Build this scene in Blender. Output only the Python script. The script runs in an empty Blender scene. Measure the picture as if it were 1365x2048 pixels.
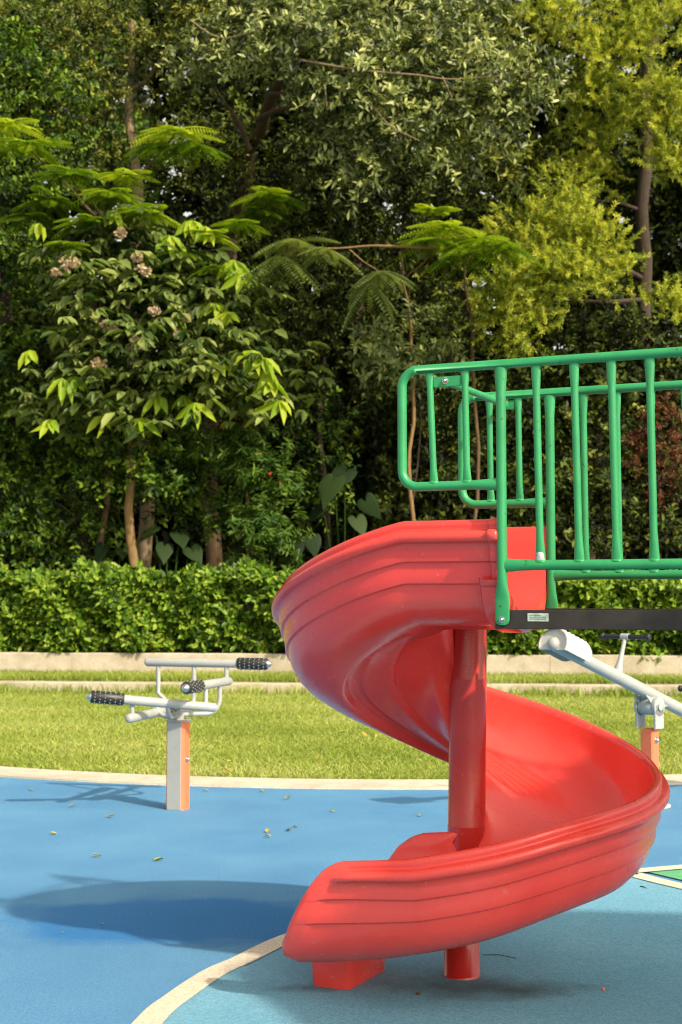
import bpy, math, random
import numpy as np
from mathutils import Vector, Matrix

random.seed(7)
rng = np.random.default_rng(11)
scene = bpy.context.scene
col = scene.collection
PI = math.pi
Vv = lambda *a: np.array(a, dtype=float)

# ------------------------------------------------------------------ camera
F, CX, CY, H = 2800.0, 682.5, 1024.0, 1.336
PITCH = math.atan(166.0 / F)
cam_d = bpy.data.cameras.new("camera")
cam = bpy.data.objects.new("camera", cam_d)
col.objects.link(cam)
cam.location = (0, 0, H)
cam.rotation_euler = (PI / 2 + PITCH, 0, 0)
cam_d.sensor_fit = 'VERTICAL'
cam_d.sensor_height = 36.0
cam_d.sensor_width = 24.0
cam_d.lens = F / 2048 * 36.0
cam_d.clip_start = 0.05
cam_d.clip_end = 2000
cam_d.dof.use_dof = True
cam_d.dof.focus_distance = 4.7
cam_d.dof.aperture_fstop = 6.5
scene.camera = cam


def at(px, py, Y):
    """point of the place seen at a photo pixel, at distance Y ahead"""
    x, u = (px - CX) / F, (CY - py) / F
    wy = math.cos(PITCH) - math.sin(PITCH) * u
    wz = math.sin(PITCH) + math.cos(PITCH) * u
    t = Y / wy
    return Vv(x * t, Y, H + wz * t)


def gnd(px, py, z=0.0):
    x, u = (px - CX) / F, (CY - py) / F
    wy = math.cos(PITCH) - math.sin(PITCH) * u
    wz = math.sin(PITCH) + math.cos(PITCH) * u
    t = (z - H) / wz
    return Vv(x * t, wy * t, z)


# ------------------------------------------------------------------ light
SUN = Vector((0.90, -0.96, 1.0)).normalized()
elev = math.asin(SUN.z)
azim = math.atan2(SUN.x, SUN.y)
sun_d = bpy.data.lights.new("sun", 'SUN')
sun_d.energy = 2.9
sun_d.angle = math.radians(1.2)
sun_d.color = (1.0, 0.90, 0.72)
sun = bpy.data.objects.new("sun", sun_d)
col.objects.link(sun)
sun.rotation_euler = (-SUN).to_track_quat('-Z', 'Y').to_euler()
sun.location = (6, -6, 12)
w = bpy.data.worlds.new("World")
scene.world = w
w.use_nodes = True
nt = w.node_tree
bg = nt.nodes['Background']
sky = nt.nodes.new('ShaderNodeTexSky')
sky.sky_type = 'NISHITA'
sky.sun_disc = False
sky.sun_elevation = elev
sky.sun_rotation = azim
sky.dust_density = 3.0
sky.air_density = 1.0
hs = nt.nodes.new('ShaderNodeHueSaturation')     # hazy, whitish summer sky
hs.inputs['Saturation'].default_value = 0.35
nt.links.new(sky.outputs[0], hs.inputs['Color'])
tint = nt.nodes.new('ShaderNodeMix')
tint.data_type = 'RGBA'
tint.blend_type = 'MULTIPLY'
tint.inputs[0].default_value = 1.0
nt.links.new(hs.outputs[0], tint.inputs[6])
tint.inputs[7].default_value = (1.0, 0.92, 0.76, 1)
nt.links.new(tint.outputs[2], bg.inputs[0])
bg.inputs[1].default_value = 0.15
scene.view_settings.view_transform = 'Standard'
scene.view_settings.look = 'None'
scene.view_settings.exposure = 0.86
scene.view_settings.gamma = 1.0
scene.view_settings.use_curve_mapping = False
scene.cycles.max_bounces = 8
scene.cycles.transparent_max_bounces = 4
scene.cycles.use_denoising = True
scene.cycles.filter_width = 1.15

# ------------------------------------------------------------------ materials


class MatB:
    def __init__(s, name):
        s.m = bpy.data.materials.new(name)
        s.m.use_nodes = True
        s.t = s.m.node_tree
        s.b = s.t.nodes['Principled BSDF']

    def n(s, typ, **kw):
        nd = s.t.nodes.new(typ)
        for k, v in kw.items():
            setattr(nd, k, v)
        return nd

    def l(s, a, b):
        s.t.links.new(a, b)

    def coord(s, kind='Object'):
        return s.n('ShaderNodeTexCoord').outputs[kind]

    def noise(s, vec, scale, detail=3.0, rough=0.55):
        nd = s.n('ShaderNodeTexNoise')
        nd.inputs['Scale'].default_value = scale
        nd.inputs['Detail'].default_value = detail
        nd.inputs['Roughness'].default_value = rough
        s.l(vec, nd.inputs['Vector'])
        return nd.outputs[0]

    def ramp(s, fac, stops, interp='LINEAR'):
        nd = s.n('ShaderNodeValToRGB')
        cr = nd.color_ramp
        cr.interpolation = interp
        while len(cr.elements) < len(stops):
            cr.elements.new(0.5)
        for e, (p, c) in zip(cr.elements, stops):
            e.position = p
            e.color = c if len(c) == 4 else (*c, 1)
        s.l(fac, nd.inputs[0])
        return nd.outputs[0]

    def mix(s, fac, a, b, mode='MIX'):
        nd = s.n('ShaderNodeMix', data_type='RGBA', blend_type=mode)
        for sock, v in ((nd.inputs[0], fac), (nd.inputs[6], a), (nd.inputs[7], b)):
            if isinstance(v, (int, float)):
                sock.default_value = v
            elif isinstance(v, tuple):
                sock.default_value = v if len(v) == 4 else (*v, 1)
            else:
                s.l(v, sock)
        return nd.outputs[2]

    def bump(s, h, strength=0.3, dist=0.01):
        nd = s.n('ShaderNodeBump')
        nd.inputs['Strength'].default_value = strength
        nd.inputs['Distance'].default_value = dist
        s.l(h, nd.inputs['Height'])
        s.l(nd.outputs[0], s.b.inputs['Normal'])

    def base(s, v):
        if isinstance(v, tuple):
            s.b.inputs['Base Color'].default_value = (*v, 1)
        else:
            s.l(v, s.b.inputs['Base Color'])

    def p(s, **kw):
        for k, v in kw.items():
            s.b.inputs[k.replace('_', ' ')].default_value = v
        return s


def simple(name, c, rough=0.5, metal=0.0, var=0.12, scale=25.0, bump=0.0, bscale=200.0, spec=0.5):
    m = MatB(name)
    m.p(Roughness=rough, Metallic=metal)
    m.b.inputs['Specular IOR Level'].default_value = spec
    v = m.coord()
    n = m.noise(v, scale, 4)
    lo = tuple(x * (1 - var) for x in c)
    hi = tuple(min(1, x * (1 + var)) for x in c)
    m.base(m.ramp(n, [(0.3, lo), (0.7, hi)]))
    if bump:
        m.bump(m.noise(v, bscale, 2), bump, 0.002)
    return m.m


def plastic_red(name='red_plastic', lo=(0.79, 0.054, 0.042), hi=(0.87, 0.078, 0.060)):
    m = MatB(name)
    v = m.coord()
    n1 = m.noise(v, 3.0, 3)
    c = m.ramp(n1, [(0.3, lo), (0.7, hi)])
    sp = m.noise(v, 55.0, 1, 0.4)                     # small scuffs and bleached dots
    f = m.ramp(sp, [(0.74, (0, 0, 0)), (0.80, (1, 1, 1))])
    fm = m.n('ShaderNodeMath', operation='MULTIPLY')
    m.l(f, fm.inputs[0])
    fm.inputs[1].default_value = 0.6
    c2 = m.mix(fm.outputs[0], c, (0.78, 0.20, 0.15))
    m.base(c2)
    rr = m.ramp(m.noise(v, 6.0, 4), [(0.3, (0.17,) * 3), (0.75, (0.36,) * 3)])
    m.l(rr, m.b.inputs['Roughness'])
    m.bump(m.noise(v, 260.0, 2), 0.03, 0.001)
    m.b.inputs['Specular IOR Level'].default_value = 0.5
    m.b.inputs['Coat Weight'].default_value = 0.25
    m.b.inputs['Coat Roughness'].default_value = 0.22
    return m.m


def paint_green():
    m = MatB('green_paint')
    v = m.coord()
    c = m.ramp(m.noise(v, 9.0, 3), [(0.3, (0.021, 0.245, 0.080)), (0.7, (0.033, 0.315, 0.108))])
    chip = m.ramp(m.noise(v, 70.0, 2, 0.5), [(0.725, (0, 0, 0)), (0.735, (1, 1, 1))])
    m.base(m.mix(chip, c, (0.03, 0.05, 0.035)))
    m.p(Roughness=0.42)
    m.bump(m.noise(v, 300.0, 2), 0.06, 0.002)
    return m.m


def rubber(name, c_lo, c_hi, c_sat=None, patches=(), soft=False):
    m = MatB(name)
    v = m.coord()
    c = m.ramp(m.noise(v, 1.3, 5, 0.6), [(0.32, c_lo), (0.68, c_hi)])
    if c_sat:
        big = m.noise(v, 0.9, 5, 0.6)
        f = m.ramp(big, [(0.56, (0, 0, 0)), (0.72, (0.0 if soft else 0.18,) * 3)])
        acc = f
        for (x, y, rx, ry) in patches:                # patches blended towards c_sat, with a noisy outline
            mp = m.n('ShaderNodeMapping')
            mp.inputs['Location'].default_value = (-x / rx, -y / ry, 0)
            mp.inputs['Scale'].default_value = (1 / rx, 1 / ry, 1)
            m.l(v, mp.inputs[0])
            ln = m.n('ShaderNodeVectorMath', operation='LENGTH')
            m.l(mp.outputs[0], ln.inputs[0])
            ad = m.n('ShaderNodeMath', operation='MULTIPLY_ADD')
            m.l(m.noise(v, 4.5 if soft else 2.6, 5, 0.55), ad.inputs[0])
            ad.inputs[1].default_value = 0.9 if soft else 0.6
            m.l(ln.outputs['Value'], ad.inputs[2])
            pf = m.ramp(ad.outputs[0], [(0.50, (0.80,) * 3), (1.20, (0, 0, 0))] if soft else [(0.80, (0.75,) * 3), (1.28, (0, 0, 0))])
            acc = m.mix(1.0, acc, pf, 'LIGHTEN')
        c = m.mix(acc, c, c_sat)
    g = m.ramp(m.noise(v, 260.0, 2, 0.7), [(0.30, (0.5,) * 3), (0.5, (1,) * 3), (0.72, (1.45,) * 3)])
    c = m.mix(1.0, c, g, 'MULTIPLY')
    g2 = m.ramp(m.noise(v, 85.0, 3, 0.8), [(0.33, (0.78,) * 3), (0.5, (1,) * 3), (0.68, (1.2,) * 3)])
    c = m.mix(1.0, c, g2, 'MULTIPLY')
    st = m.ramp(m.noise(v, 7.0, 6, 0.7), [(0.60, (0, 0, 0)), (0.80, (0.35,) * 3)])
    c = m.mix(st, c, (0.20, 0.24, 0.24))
    m.base(c)
    m.p(Roughness=0.85)
    m.b.inputs['Specular IOR Level'].default_value = 0.25
    m.bump(m.noise(v, 220.0, 3, 0.7), 0.6, 0.004)
    return m.m


def concrete(name, a, b, sc=6.0):
    m = MatB(name)
    v = m.coord()
    c = m.ramp(m.noise(v, sc, 6, 0.65), [(0.3, a), (0.7, b)])
    d = m.ramp(m.noise(v, 1.1, 5, 0.7), [(0.45, (1,) * 3), (0.75, (0.72, 0.70, 0.64))])
    c = m.mix(1.0, c, d, 'MULTIPLY')
    g = m.ramp(m.noise(v, 120.0, 2), [(0.3, (0.8,) * 3), (0.7, (1.15,) * 3)])
    m.base(m.mix(1.0, c, g, 'MULTIPLY'))
    m.p(Roughness=0.9)
    m.bump(m.noise(v, 60.0, 4), 0.4, 0.006)
    return m.m


def leafmat(name, cols, rough=0.42, trans=0.3, tcol=None, spec=0.2):
    m = MatB(name)
    a = m.n('ShaderNodeAttribute', attribute_name='leafvar')
    k = len(cols)
    c = m.ramp(a.outputs['Fac'], [(i / (k - 1), cc) for i, cc in enumerate(cols)])
    m.base(c)
    m.p(Roughness=rough)
    m.b.inputs['Specular IOR Level'].default_value = spec
    tr = m.n('ShaderNodeBsdfTranslucent')
    if tcol:
        m.l(m.mix(1.0, c, tcol, 'MULTIPLY'), tr.inputs[0])
    else:
        m.l(c, tr.inputs[0])
    mx = m.n('ShaderNodeMixShader')
    mx.inputs[0].default_value = trans
    m.l(m.b.outputs[0], mx.inputs[1])
    m.l(tr.outputs[0], mx.inputs[2])
    m.l(mx.outputs[0], m.t.nodes['Material Output'].inputs[0])
    return m.m


def bark(name, a, b):
    m = MatB(name)
    v = m.coord()
    mp = m.n('ShaderNodeMapping')
    mp.inputs['Scale'].default_value = (1, 1, 0.25)
    m.l(v, mp.inputs[0])
    n = m.noise(mp.outputs[0], 30.0, 5, 0.65)
    m.base(m.ramp(n, [(0.3, a), (0.7, b)]))
    m.p(Roughness=0.9)
    m.bump(n, 0.8, 0.02)
    return m.m


RED = plastic_red()
REDP = plastic_red('red_post_shaded', (0.40, 0.017, 0.014), (0.48, 0.026, 0.021))  # deeper red copy paints shade into the column and leg colour
GREEN = paint_green()
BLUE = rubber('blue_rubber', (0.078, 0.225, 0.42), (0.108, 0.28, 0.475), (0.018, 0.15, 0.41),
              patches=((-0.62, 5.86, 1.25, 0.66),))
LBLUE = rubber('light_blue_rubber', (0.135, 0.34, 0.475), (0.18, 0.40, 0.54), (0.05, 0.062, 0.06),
               patches=((.46, 4.84, .85, .30), (-.10, 4.84, .26, .13)), soft=True)  # dark patches paint the slide's shade into the floor, along with dirt
LINE = rubber('beige_rubber', (0.60, 0.54, 0.42), (0.70, 0.63, 0.50))
WEDGE = rubber('green_rubber', (0.10, 0.36, 0.18), (0.13, 0.42, 0.22))
STONE = concrete('pale_stone', (0.40, 0.34, 0.26), (0.54, 0.47, 0.37))
KERBM = concrete('beige_kerb', (0.50, 0.44, 0.35), (0.64, 0.57, 0.46), 9.0)
SOIL = concrete('dark_soil', (0.020, 0.016, 0.010), (0.05, 0.038, 0.024), 3.0)
BLACK = simple('black_steel', (0.026, 0.019, 0.014), 0.55, 0.0, 0.35, 18, 0.15)
STEEL = simple('bolt_steel', (0.62, 0.61, 0.58), 0.28, 1.0, 0.1)
GREYP = simple('grey_powder_coat', (0.36, 0.365, 0.345), 0.45, 0.0, 0.06, 12)
GREYF = simple('grey_panel', (0.33, 0.335, 0.32), 0.5, 0.0, 0.06, 12)
GREYD = simple('grey_blue_paint', (0.36, 0.38, 0.37), 0.5, 0.0, 0.08, 12)
ORANGE = simple('orange_paint', (0.76, 0.175, 0.075), 0.5, 0.0, 0.08, 10)
GRIP = simple('black_rubber_grip', (0.018, 0.018, 0.017), 0.45, 0.0, 0.2, 40)
STUD = simple('grip_stud', (0.20, 0.20, 0.19), 0.35, 0.0, 0.1)
WHITEP = simple('white_plastic_seat', (0.54, 0.53, 0.49), 0.5, 0.0, 0.08, 14, 0.1, 60)
STICK = simple('label_foil', (0.42, 0.50, 0.42), 0.4, 0.0, 0.3, 60)
STICKD = simple('label_print', (0.16, 0.21, 0.18), 0.5, 0.0, 0.2, 60)
YELLOW = simple('tower_yellow', (0.7, 0.45, 0.05), 0.5)
BARK_D = bark('dark_bark', (0.022, 0.014, 0.008), (0.065, 0.042, 0.026))
BARK_P = bark('pale_bark', (0.17, 0.12, 0.07), (0.30, 0.22, 0.13))
BARK_B = bark('brown_bark', (0.075, 0.045, 0.022), (0.15, 0.09, 0.045))
BARK_G = bark('golden_brown_bark', (0.16, 0.095, 0.035), (0.28, 0.17, 0.07))

# ------------------------------------------------------------------ mesh helpers


class MB:
    def __init__(s):
        s.v = []
        s.f = []
        s.sm = []

    def add(s, vs, fs, smooth=True):
        o = len(s.v)
        s.v += [tuple(map(float, v)) for v in vs]
        s.f += [tuple(i + o for i in f) for f in fs]
        s.sm += [smooth] * len(fs)

    def loft(s, rings, closed=True, cap0=True, cap1=True, smooth=True):
        n = len(rings[0])
        vs = [p for r in rings for p in r]
        fs = []
        m = n if closed else n - 1
        for i in range(len(rings) - 1):
            for j in range(m):
                a, b = i * n + j, i * n + (j + 1) % n
                fs.append((a, b, b + n, a + n))
        s.add(vs, fs, smooth)
        if closed and cap0:
            s.add(rings[0], [tuple(range(n))[::-1]], False)
        if closed and cap1:
            s.add(rings[-1], [tuple(range(n))], False)

    def tube(s, pts, rad, seg=14, cap=True, ref=None, squash=None):
        pts = [np.array(p, float) for p in pts]
        n = len(pts)
        if not hasattr(rad, '__len__'):
            rad = [rad] * n
        rings = []
        up = None
        for i in range(n):
            d = pts[min(i + 1, n - 1)] - pts[max(i - 1, 0)]
            d /= np.linalg.norm(d) + 1e-12
            if up is None:
                r = np.array(ref, float) if ref is not None else (Vv(0, 0, 1) if abs(d[2]) < 0.9 else Vv(1, 0, 0))
            else:
                r = up
            e1 = r - d * np.dot(r, d)
            e1 /= np.linalg.norm(e1) + 1e-12
            up = e1
            e2 = np.cross(d, e1)
            sx, sy = squash[i] if squash else (1, 1)
            rings.append([pts[i] + rad[i] * (e1 * math.cos(a) * sx + e2 * math.sin(a) * sy)
                          for a in np.linspace(0, 2 * PI, seg, endpoint=False)])
        s.loft(rings, True, cap, cap)

    def ball(s, c, r, seg=14, sc=(1, 1, 1)):
        rings = []
        for i in range(1, 9):
            th = PI * i / 9
            rings.append([Vv(c[0] + r * sc[0] * math.sin(th) * math.cos(a), c[1] + r * sc[1] * math.sin(th) * math.sin(a),
                             c[2] + r * sc[2] * math.cos(th)) for a in np.linspace(0, 2 * PI, seg, endpoint=False)])
        s.loft(rings[::-1])

    def prism(s, poly, z0, z1, bev=0.0):
        """extrude an xy polygon, optional chamfered edges"""
        poly = [np.array(p, float)[:2] for p in poly]
        c = sum(poly) / len(poly)

        def ring(z, k):
            out = []
            for p in poly:
                d = p - c
                L = np.linalg.norm(d)
                q = c + d * (L - k) / L
                out.append((q[0], q[1], z))
            return out
        if bev:
            rs = [ring(z0, bev), ring(z0 + bev, 0), ring(z1 - bev, 0), ring(z1, bev)]
        else:
            rs = [ring(z0, 0), ring(z1, 0)]
        s.loft(rs, smooth=False)

    def obox(s, c, ex, ey, ez, bev=0.0):
        """oriented box: centre and three half-axis vectors, chamfered"""
        c, ex, ey, ez = [np.array(q, float) for q in (c, ex, ey, ez)]
        bx = bev / (np.linalg.norm(ex) + 1e-9)
        by = bev / (np.linalg.norm(ey) + 1e-9)
        bz = bev / (np.linalg.norm(ez) + 1e-9)

        def ring(k, z):
            a, b = 1 - bx * k, 1 - by * k
            ca, cb = 1 - bx, 1 - by
            return [c + ex * i * (a if abs(j) != 2 else a) + ey * j + ez * z for i, j in
                    ((a, cb), (ca, b), (-ca, b), (-a, cb), (-a, -cb), (-ca, -b), (ca, -b), (a, -cb))] if bev else \
                   [c + ex * i + ey * j + ez * z for i, j in ((1, 1), (-1, 1), (-1, -1), (1, -1))]
        if bev:
            def rg(sx, sy, z):
                ax, ay = sx, sy
                cx_, cy_ = sx - bx, sy - by
                return [c + ex * i + ey * j + ez * z for i, j in
                        ((ax, cy_), (cx_, ay), (-cx_, ay), (-ax, cy_), (-ax, -cy_), (-cx_, -ay), (cx_, -ay), (ax, -cy_))]
            s.loft([rg(1 - bx, 1 - by, -1), rg(1, 1, -1 + bz), rg(1, 1, 1 - bz), rg(1 - bx, 1 - by, 1)], smooth=False)
        else:
            s.loft([ring(0, -1), ring(0, 1)], smooth=False)

    def build(s, name, mat, parent=None, loc=None):
        me = bpy.data.meshes.new(name)
        me.from_pydata(s.v, [], s.f)
        me.polygons.foreach_set('use_smooth', s.sm)
        me.materials.append(mat)
        me.update()
        o = bpy.data.objects.new(name, me)
        col.objects.link(o)
        if parent is not None:
            o.parent = parent
            o.matrix_parent_inverse = Matrix.Translation(parent.location).inverted()
        return o


def tag(o, label=None, cat=None, group=None, kind=None):
    for k, v in (('label', label), ('category', cat), ('group', group), ('kind', kind)):
        if v:
            o[k] = v
    return o


def empty(name, loc, label, cat, group=None):
    o = bpy.data.objects.new(name, None)
    col.objects.link(o)
    o.location = tuple(map(float, loc))
    o.empty_display_size = 0.2
    return tag(o, label, cat, group)


def npmesh(name, V, k, nf_per, faces_local, mat, parent=None, var=None, smooth=False):
    """many identical little pieces: V (N*k,3), faces_local list of tuples (all same length)"""
    N = len(V) // k
    fl = np.array(faces_local, dtype=np.int32)
    nf, fs = fl.shape
    idx = (fl[None] + (np.arange(N, dtype=np.int32) * k)[:, None, None]).reshape(-1)
    me = bpy.data.meshes.new(name)
    me.vertices.add(len(V))
    me.vertices.foreach_set('co', np.ascontiguousarray(V, dtype=np.float32).reshape(-1))
    me.loops.add(len(idx))
    me.loops.foreach_set('vertex_index', idx)
    me.polygons.add(N * nf)
    me.polygons.foreach_set('loop_start', np.arange(0, len(idx), fs, dtype=np.int32))
    if smooth:
        me.polygons.foreach_set('use_smooth', np.ones(N * nf, dtype=bool))
    me.update(calc_edges=True)
    if var is not None:
        at_ = me.attributes.new('leafvar', 'FLOAT', 'FACE')
        at_.data.foreach_set('value', np.repeat(var, nf).astype(np.float32))
    me.materials.append(mat)
    o = bpy.data.objects.new(name, me)
    col.objects.link(o)
    if parent is not None:
        o.parent = parent
        o.matrix_parent_inverse = Matrix.Translation(parent.location).inverted()
    return o


def nrmz(a):
    return a / (np.linalg.norm(a, axis=-1, keepdims=True) + 1e-9)


class Leaves:
    """collects leaf shapes (6 verts, 2 quads folded along the midrib)"""
    FACES = [(0, 1, 2, 3), (0, 3, 4, 5)]

    def __init__(s):
        s.V = []
        s.var = []

    def add(s, B, D, N, L, W, droop=0.15, fold=0.12, var=None):
        B = np.asarray(B, float)
        n = len(B)
        D = nrmz(D)
        N = N - D * np.sum(D * N, -1, keepdims=True)
        N = nrmz(N)
        S = np.cross(D, N)
        L = np.broadcast_to(np.asarray(L, float), (n,))[:, None]
        W = np.broadcast_to(np.asarray(W, float), (n,))[:, None]
        V = np.zeros((n, 6, 3))
        f = N * W * fold
        V[:, 0] = B
        V[:, 1] = B + D * L * .30 + S * W * .46 + f
        V[:, 2] = B + D * L * .68 + S * W * .40 + f - N * L * droop * .4
        V[:, 3] = B + D * L - N * L * droop
        V[:, 4] = B + D * L * .68 - S * W * .40 + f - N * L * droop * .4
        V[:, 5] = B + D * L * .30 - S * W * .46 + f
        s.V.append(V.reshape(-1, 3))
        s.var.append(rng.random(n) if var is None else np.broadcast_to(np.asarray(var, float), (n,)))

    def sprays(s, C, A, n, tl, L, W, up=.7, spread=.85, sag=.25, droop=.15, out=None, fwd=.5, var=None, vj=.35):
        C = np.asarray(C, float)
        K = len(C)
        A = nrmz(A)
        ref = np.where(np.abs(A[:, 2:3]) < .9, np.array([[0, 0, 1.]]), np.array([[1., 0, 0]]))
        e1 = nrmz(np.cross(A, ref))
        e2 = np.cross(A, e1)
        t = (np.arange(n) + .6) / n
        tlk = tl * (0.7 + .6 * rng.random(K))
        ph = (np.arange(n) * 2.4)[None] + rng.random(K)[:, None] * 6.28 + rng.normal(0, .3, (K, n))
        P = C[:, None] + A[:, None] * (t[None] * tlk[:, None])[..., None]
        P[..., 2] -= sag * tlk[:, None] * t[None] ** 2
        rad = np.cos(ph)[..., None] * e1[:, None] + np.sin(ph)[..., None] * e2[:, None]
        D = A[:, None] * fwd + rad * spread + rng.normal(0, .18, (K, n, 3))
        N = np.array([.22, -.40, up]) + rng.normal(0, .42, (K, n, 3)) + A[:, None] * .25
        Ls = L * (0.65 + .6 * rng.random((K, n)))
        if var is None:
            vk = rng.random(K)
        else:
            vk = np.broadcast_to(np.asarray(var, float), (K,))
        vr = np.clip(vk[:, None] + rng.normal(0, vj * .5, (K, n)), 0, 1)
        s.add(P.reshape(-1, 3), D.reshape(-1, 3), N.reshape(-1, 3), Ls.reshape(-1), (Ls * (W / L)).reshape(-1), droop, var=vr.reshape(-1))

    def build(s, name, mat, parent=None):
        V = np.concatenate(s.V)
        return npmesh(name, V, 6, 2, s.FACES, mat, parent, np.concatenate(s.var))


def blob_points(blobs, count, lo=.55, front=.35, lump=.22, clump=1, csd=.15):
    """points and outward directions on lumpy ellipsoids; blobs: (centre, rx, ry, rz)"""
    wts = np.array([b[1] * b[3] for b in blobs])
    wts = wts / wts.sum()
    Cs, As = [], []
    for (c, rx, ry, rz), wgt in zip(blobs, wts):
        k = max(3, int(count * wgt / clump))
        d = nrmz(rng.normal(0, 1, (k, 3)))
        flip = (d[:, 1] > front) & (rng.random(k) < .75)
        d[flip, 1] *= -1
        ph = rng.random(3) * 6.28
        lum = 1 + lump * (np.sin(d[:, 0] * 5 + ph[0]) * np.sin(d[:, 2] * 5 + ph[1]) + .5 * np.sin(d[:, 0] * 11 + d[:, 2] * 9 + ph[2]))
        r = (lo + (1 - lo) * rng.random(k) ** .6) * lum
        C_ = np.asarray(c) + d * r[:, None] * np.array([rx, ry, rz])
        if clump > 1:
            C_ = np.repeat(C_, clump, 0) + rng.normal(0, csd, (k * clump, 3)) * np.array([1.1, 1, .75])
            d = nrmz(np.repeat(d, clump, 0) + rng.normal(0, .3, (k * clump, 3)))
        Cs.append(C_)
        As.append(d)
    return np.concatenate(Cs), np.concatenate(As)


def pb(px, py, Y, rpx, rpy=None, depth=None):
    """ellipsoid seen at a photo pixel"""
    s = Y / F
    rpy = rpy or rpx
    return (at(px, py, Y), rpx * s, depth if depth else max(.35, rpx * s * .8), rpy * s)


def wiggle(p0, p1, n=8, amp=.06):
    p0, p1 = np.array(p0, float), np.array(p1, float)
    out = []
    ph = rng.random(4) * 6.28
    L = np.linalg.norm(p1 - p0)
    for i in range(n + 1):
        t = i / n
        k = math.sin(PI * t) * amp * L
        out.append(p0 + (p1 - p0) * t + Vv(math.sin(t * 5 + ph[0]), math.sin(t * 4 + ph[1]), .4 * math.sin(t * 6 + ph[2])) * k)
    return out


def taper(n, a, b):
    return [a + (b - a) * i / (n - 1) for i in range(n)]


# ================================================================== GROUND
def sheet(name, poly, z, mat):
    m = MB()
    m.add([(p[0], p[1], z) for p in poly], [tuple(range(len(poly)))], False)
    return tag(m.build(name, mat), kind='structure')


gm = MB()
gm.add([(-300, -60, -0.02), (300, -60, -0.02), (300, 600, -0.02), (-300, 600, -0.02)], [(0, 1, 2, 3)], False)
tag(gm.build('ground', SOIL), kind='structure')

LC, LR = Vv(.5, 16.82), 6.93                      # the lawn bulges towards the playground


def lawn_edge(x, off=0.0):
    dx = x - LC[0]
    R = LR + off
    if abs(dx) < 4.2:
        return LC[1] - math.sqrt(R * R - dx * dx)
    y0 = LC[1] - math.sqrt(R * R - 4.2 ** 2)
    return y0 + (abs(dx) - 4.2) * .35


xs = np.linspace(-14, 14, 90)
fl = [(-14, -6), (14, -6)] + [(x, lawn_edge(x, .17)) for x in xs[::-1]]
sheet('rubber_floor', fl, 0.0, BLUE)
# kerb strip between the rubber and the lawn, in separate stones by material joints
km = MB()
a = [(x, lawn_edge(x, .17) - .001, .0) for x in xs]
b = [(x, lawn_edge(x, .17), .014) for x in xs]
c = [(x, lawn_edge(x, -.23), .018) for x in xs]
n_ = len(xs)
for r0, r1 in ((a, b), (b, c)):
    km.add(r0 + r1, [(i, i + 1, i + 1 + n_, i + n_) for i in range(n_ - 1)], False)
tag(km.build('kerb', KERBM), kind='structure')


def lawn_mat():
    m = MatB('lawn')
    v = m.coord()
    c = m.ramp(m.noise(v, 2.2, 6, 0.65), [(0.28, (0.22, 0.29, 0.05)), (0.5, (0.30, 0.36, 0.07)), (0.75, (0.40, 0.40, 0.13))])
    g = m.ramp(m.noise(v, 70.0, 4, 0.7), [(0.3, (0.62,) * 3), (0.7, (1.2,) * 3)])
    m.base(m.mix(1.0, c, g, 'MULTIPLY'))
    m.p(Roughness=0.95)
    m.bump(m.noise(v, 60.0, 4, .7), 1.0, 0.03)
    return m.m


# step and wall run slightly towards us at the right
def step_y(x):
    return 18.85 - .085 * x


def wall_y(x):
    return 20.5 - .105 * x


LAWN = lawn_mat()
lp = [(x, lawn_edge(x, -.23)) for x in xs] + [(14, step_y(14)), (-14, step_y(-14))]
sheet('lawn', lp, 0.012, LAWN)
sheet('upper_lawn', [(-14, step_y(-14) + .25), (14, step_y(14) + .25), (14, wall_y(14)), (-14, wall_y(-14))], 0.14, LAWN)


def long_block(name, fy, thick, z0, z1, mat, label, cat):
    m = MB()
    xs_ = np.linspace(-13, 13, 27)
    bev = .012
    prof = [(0, z0), (0, z1 - bev), (bev, z1), (thick - bev, z1), (thick, z1 - bev), (thick, z0)]
    for i in range(len(xs_) - 1):
        x0, x1 = xs_[i] + .0012, xs_[i + 1] - .0012
        dz = rng.normal(0, .0015)
        dy = rng.normal(0, .0015)
        m.loft([[(x, fy(x) + p[0] + dy, p[1] + (dz if p[1] > z0 else 0)) for p in prof] for x in (x0, x1)], smooth=False)
    return tag(m.build(name, mat), label, cat)


long_block('stone_kerb', step_y, .28, -.02, .15, STONE, 'low pale stone kerb step between the lawn and the narrow grass strip', 'kerb')
long_block('low_wall', wall_y, .30, -.02, .475, STONE, 'low pale stone retaining wall running under the clipped hedge', 'wall')
bm_ = MB()
gx = np.linspace(-30, 30, 16)
gy = np.linspace(0, 1, 10)
vs = [(x, wall_y(x) + .29 + t * 40, .43 + t * 2.2) for t in gy for x in gx]
bm_.add(vs, [(j * 16 + i, j * 16 + i + 1, (j + 1) * 16 + i + 1, (j + 1) * 16 + i) for j in range(9) for i in range(15)])
tag(bm_.build('garden_bed', SOIL), kind='structure')


# ---- painted shapes on the rubber
def smooth_path(pts, n=10):
    pts = [np.array(p, float) for p in pts]
    P = [2 * pts[0] - pts[1]] + pts + [2 * pts[-1] - pts[-2]]
    out = []
    for i in range(1, len(P) - 2):
        for k in range(n):
            t = k / n
            out.append(.5 * ((2 * P[i]) + (-P[i - 1] + P[i + 1]) * t + (2 * P[i - 1] - 5 * P[i] + 4 * P[i + 1] - P[i + 2]) * t * t +
                             (-P[i - 1] + 3 * P[i] - 3 * P[i + 1] + P[i + 2]) * t ** 3))
    out.append(pts[-1])
    return out


def offset(path, d):
    out = []
    for i, p in enumerate(path):
        t = path[min(i + 1, len(path) - 1)] - path[max(i - 1, 0)]
        t = t / np.linalg.norm(t)
        out.append(p + Vv(-t[1], t[0]) * d)
    return out


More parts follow.
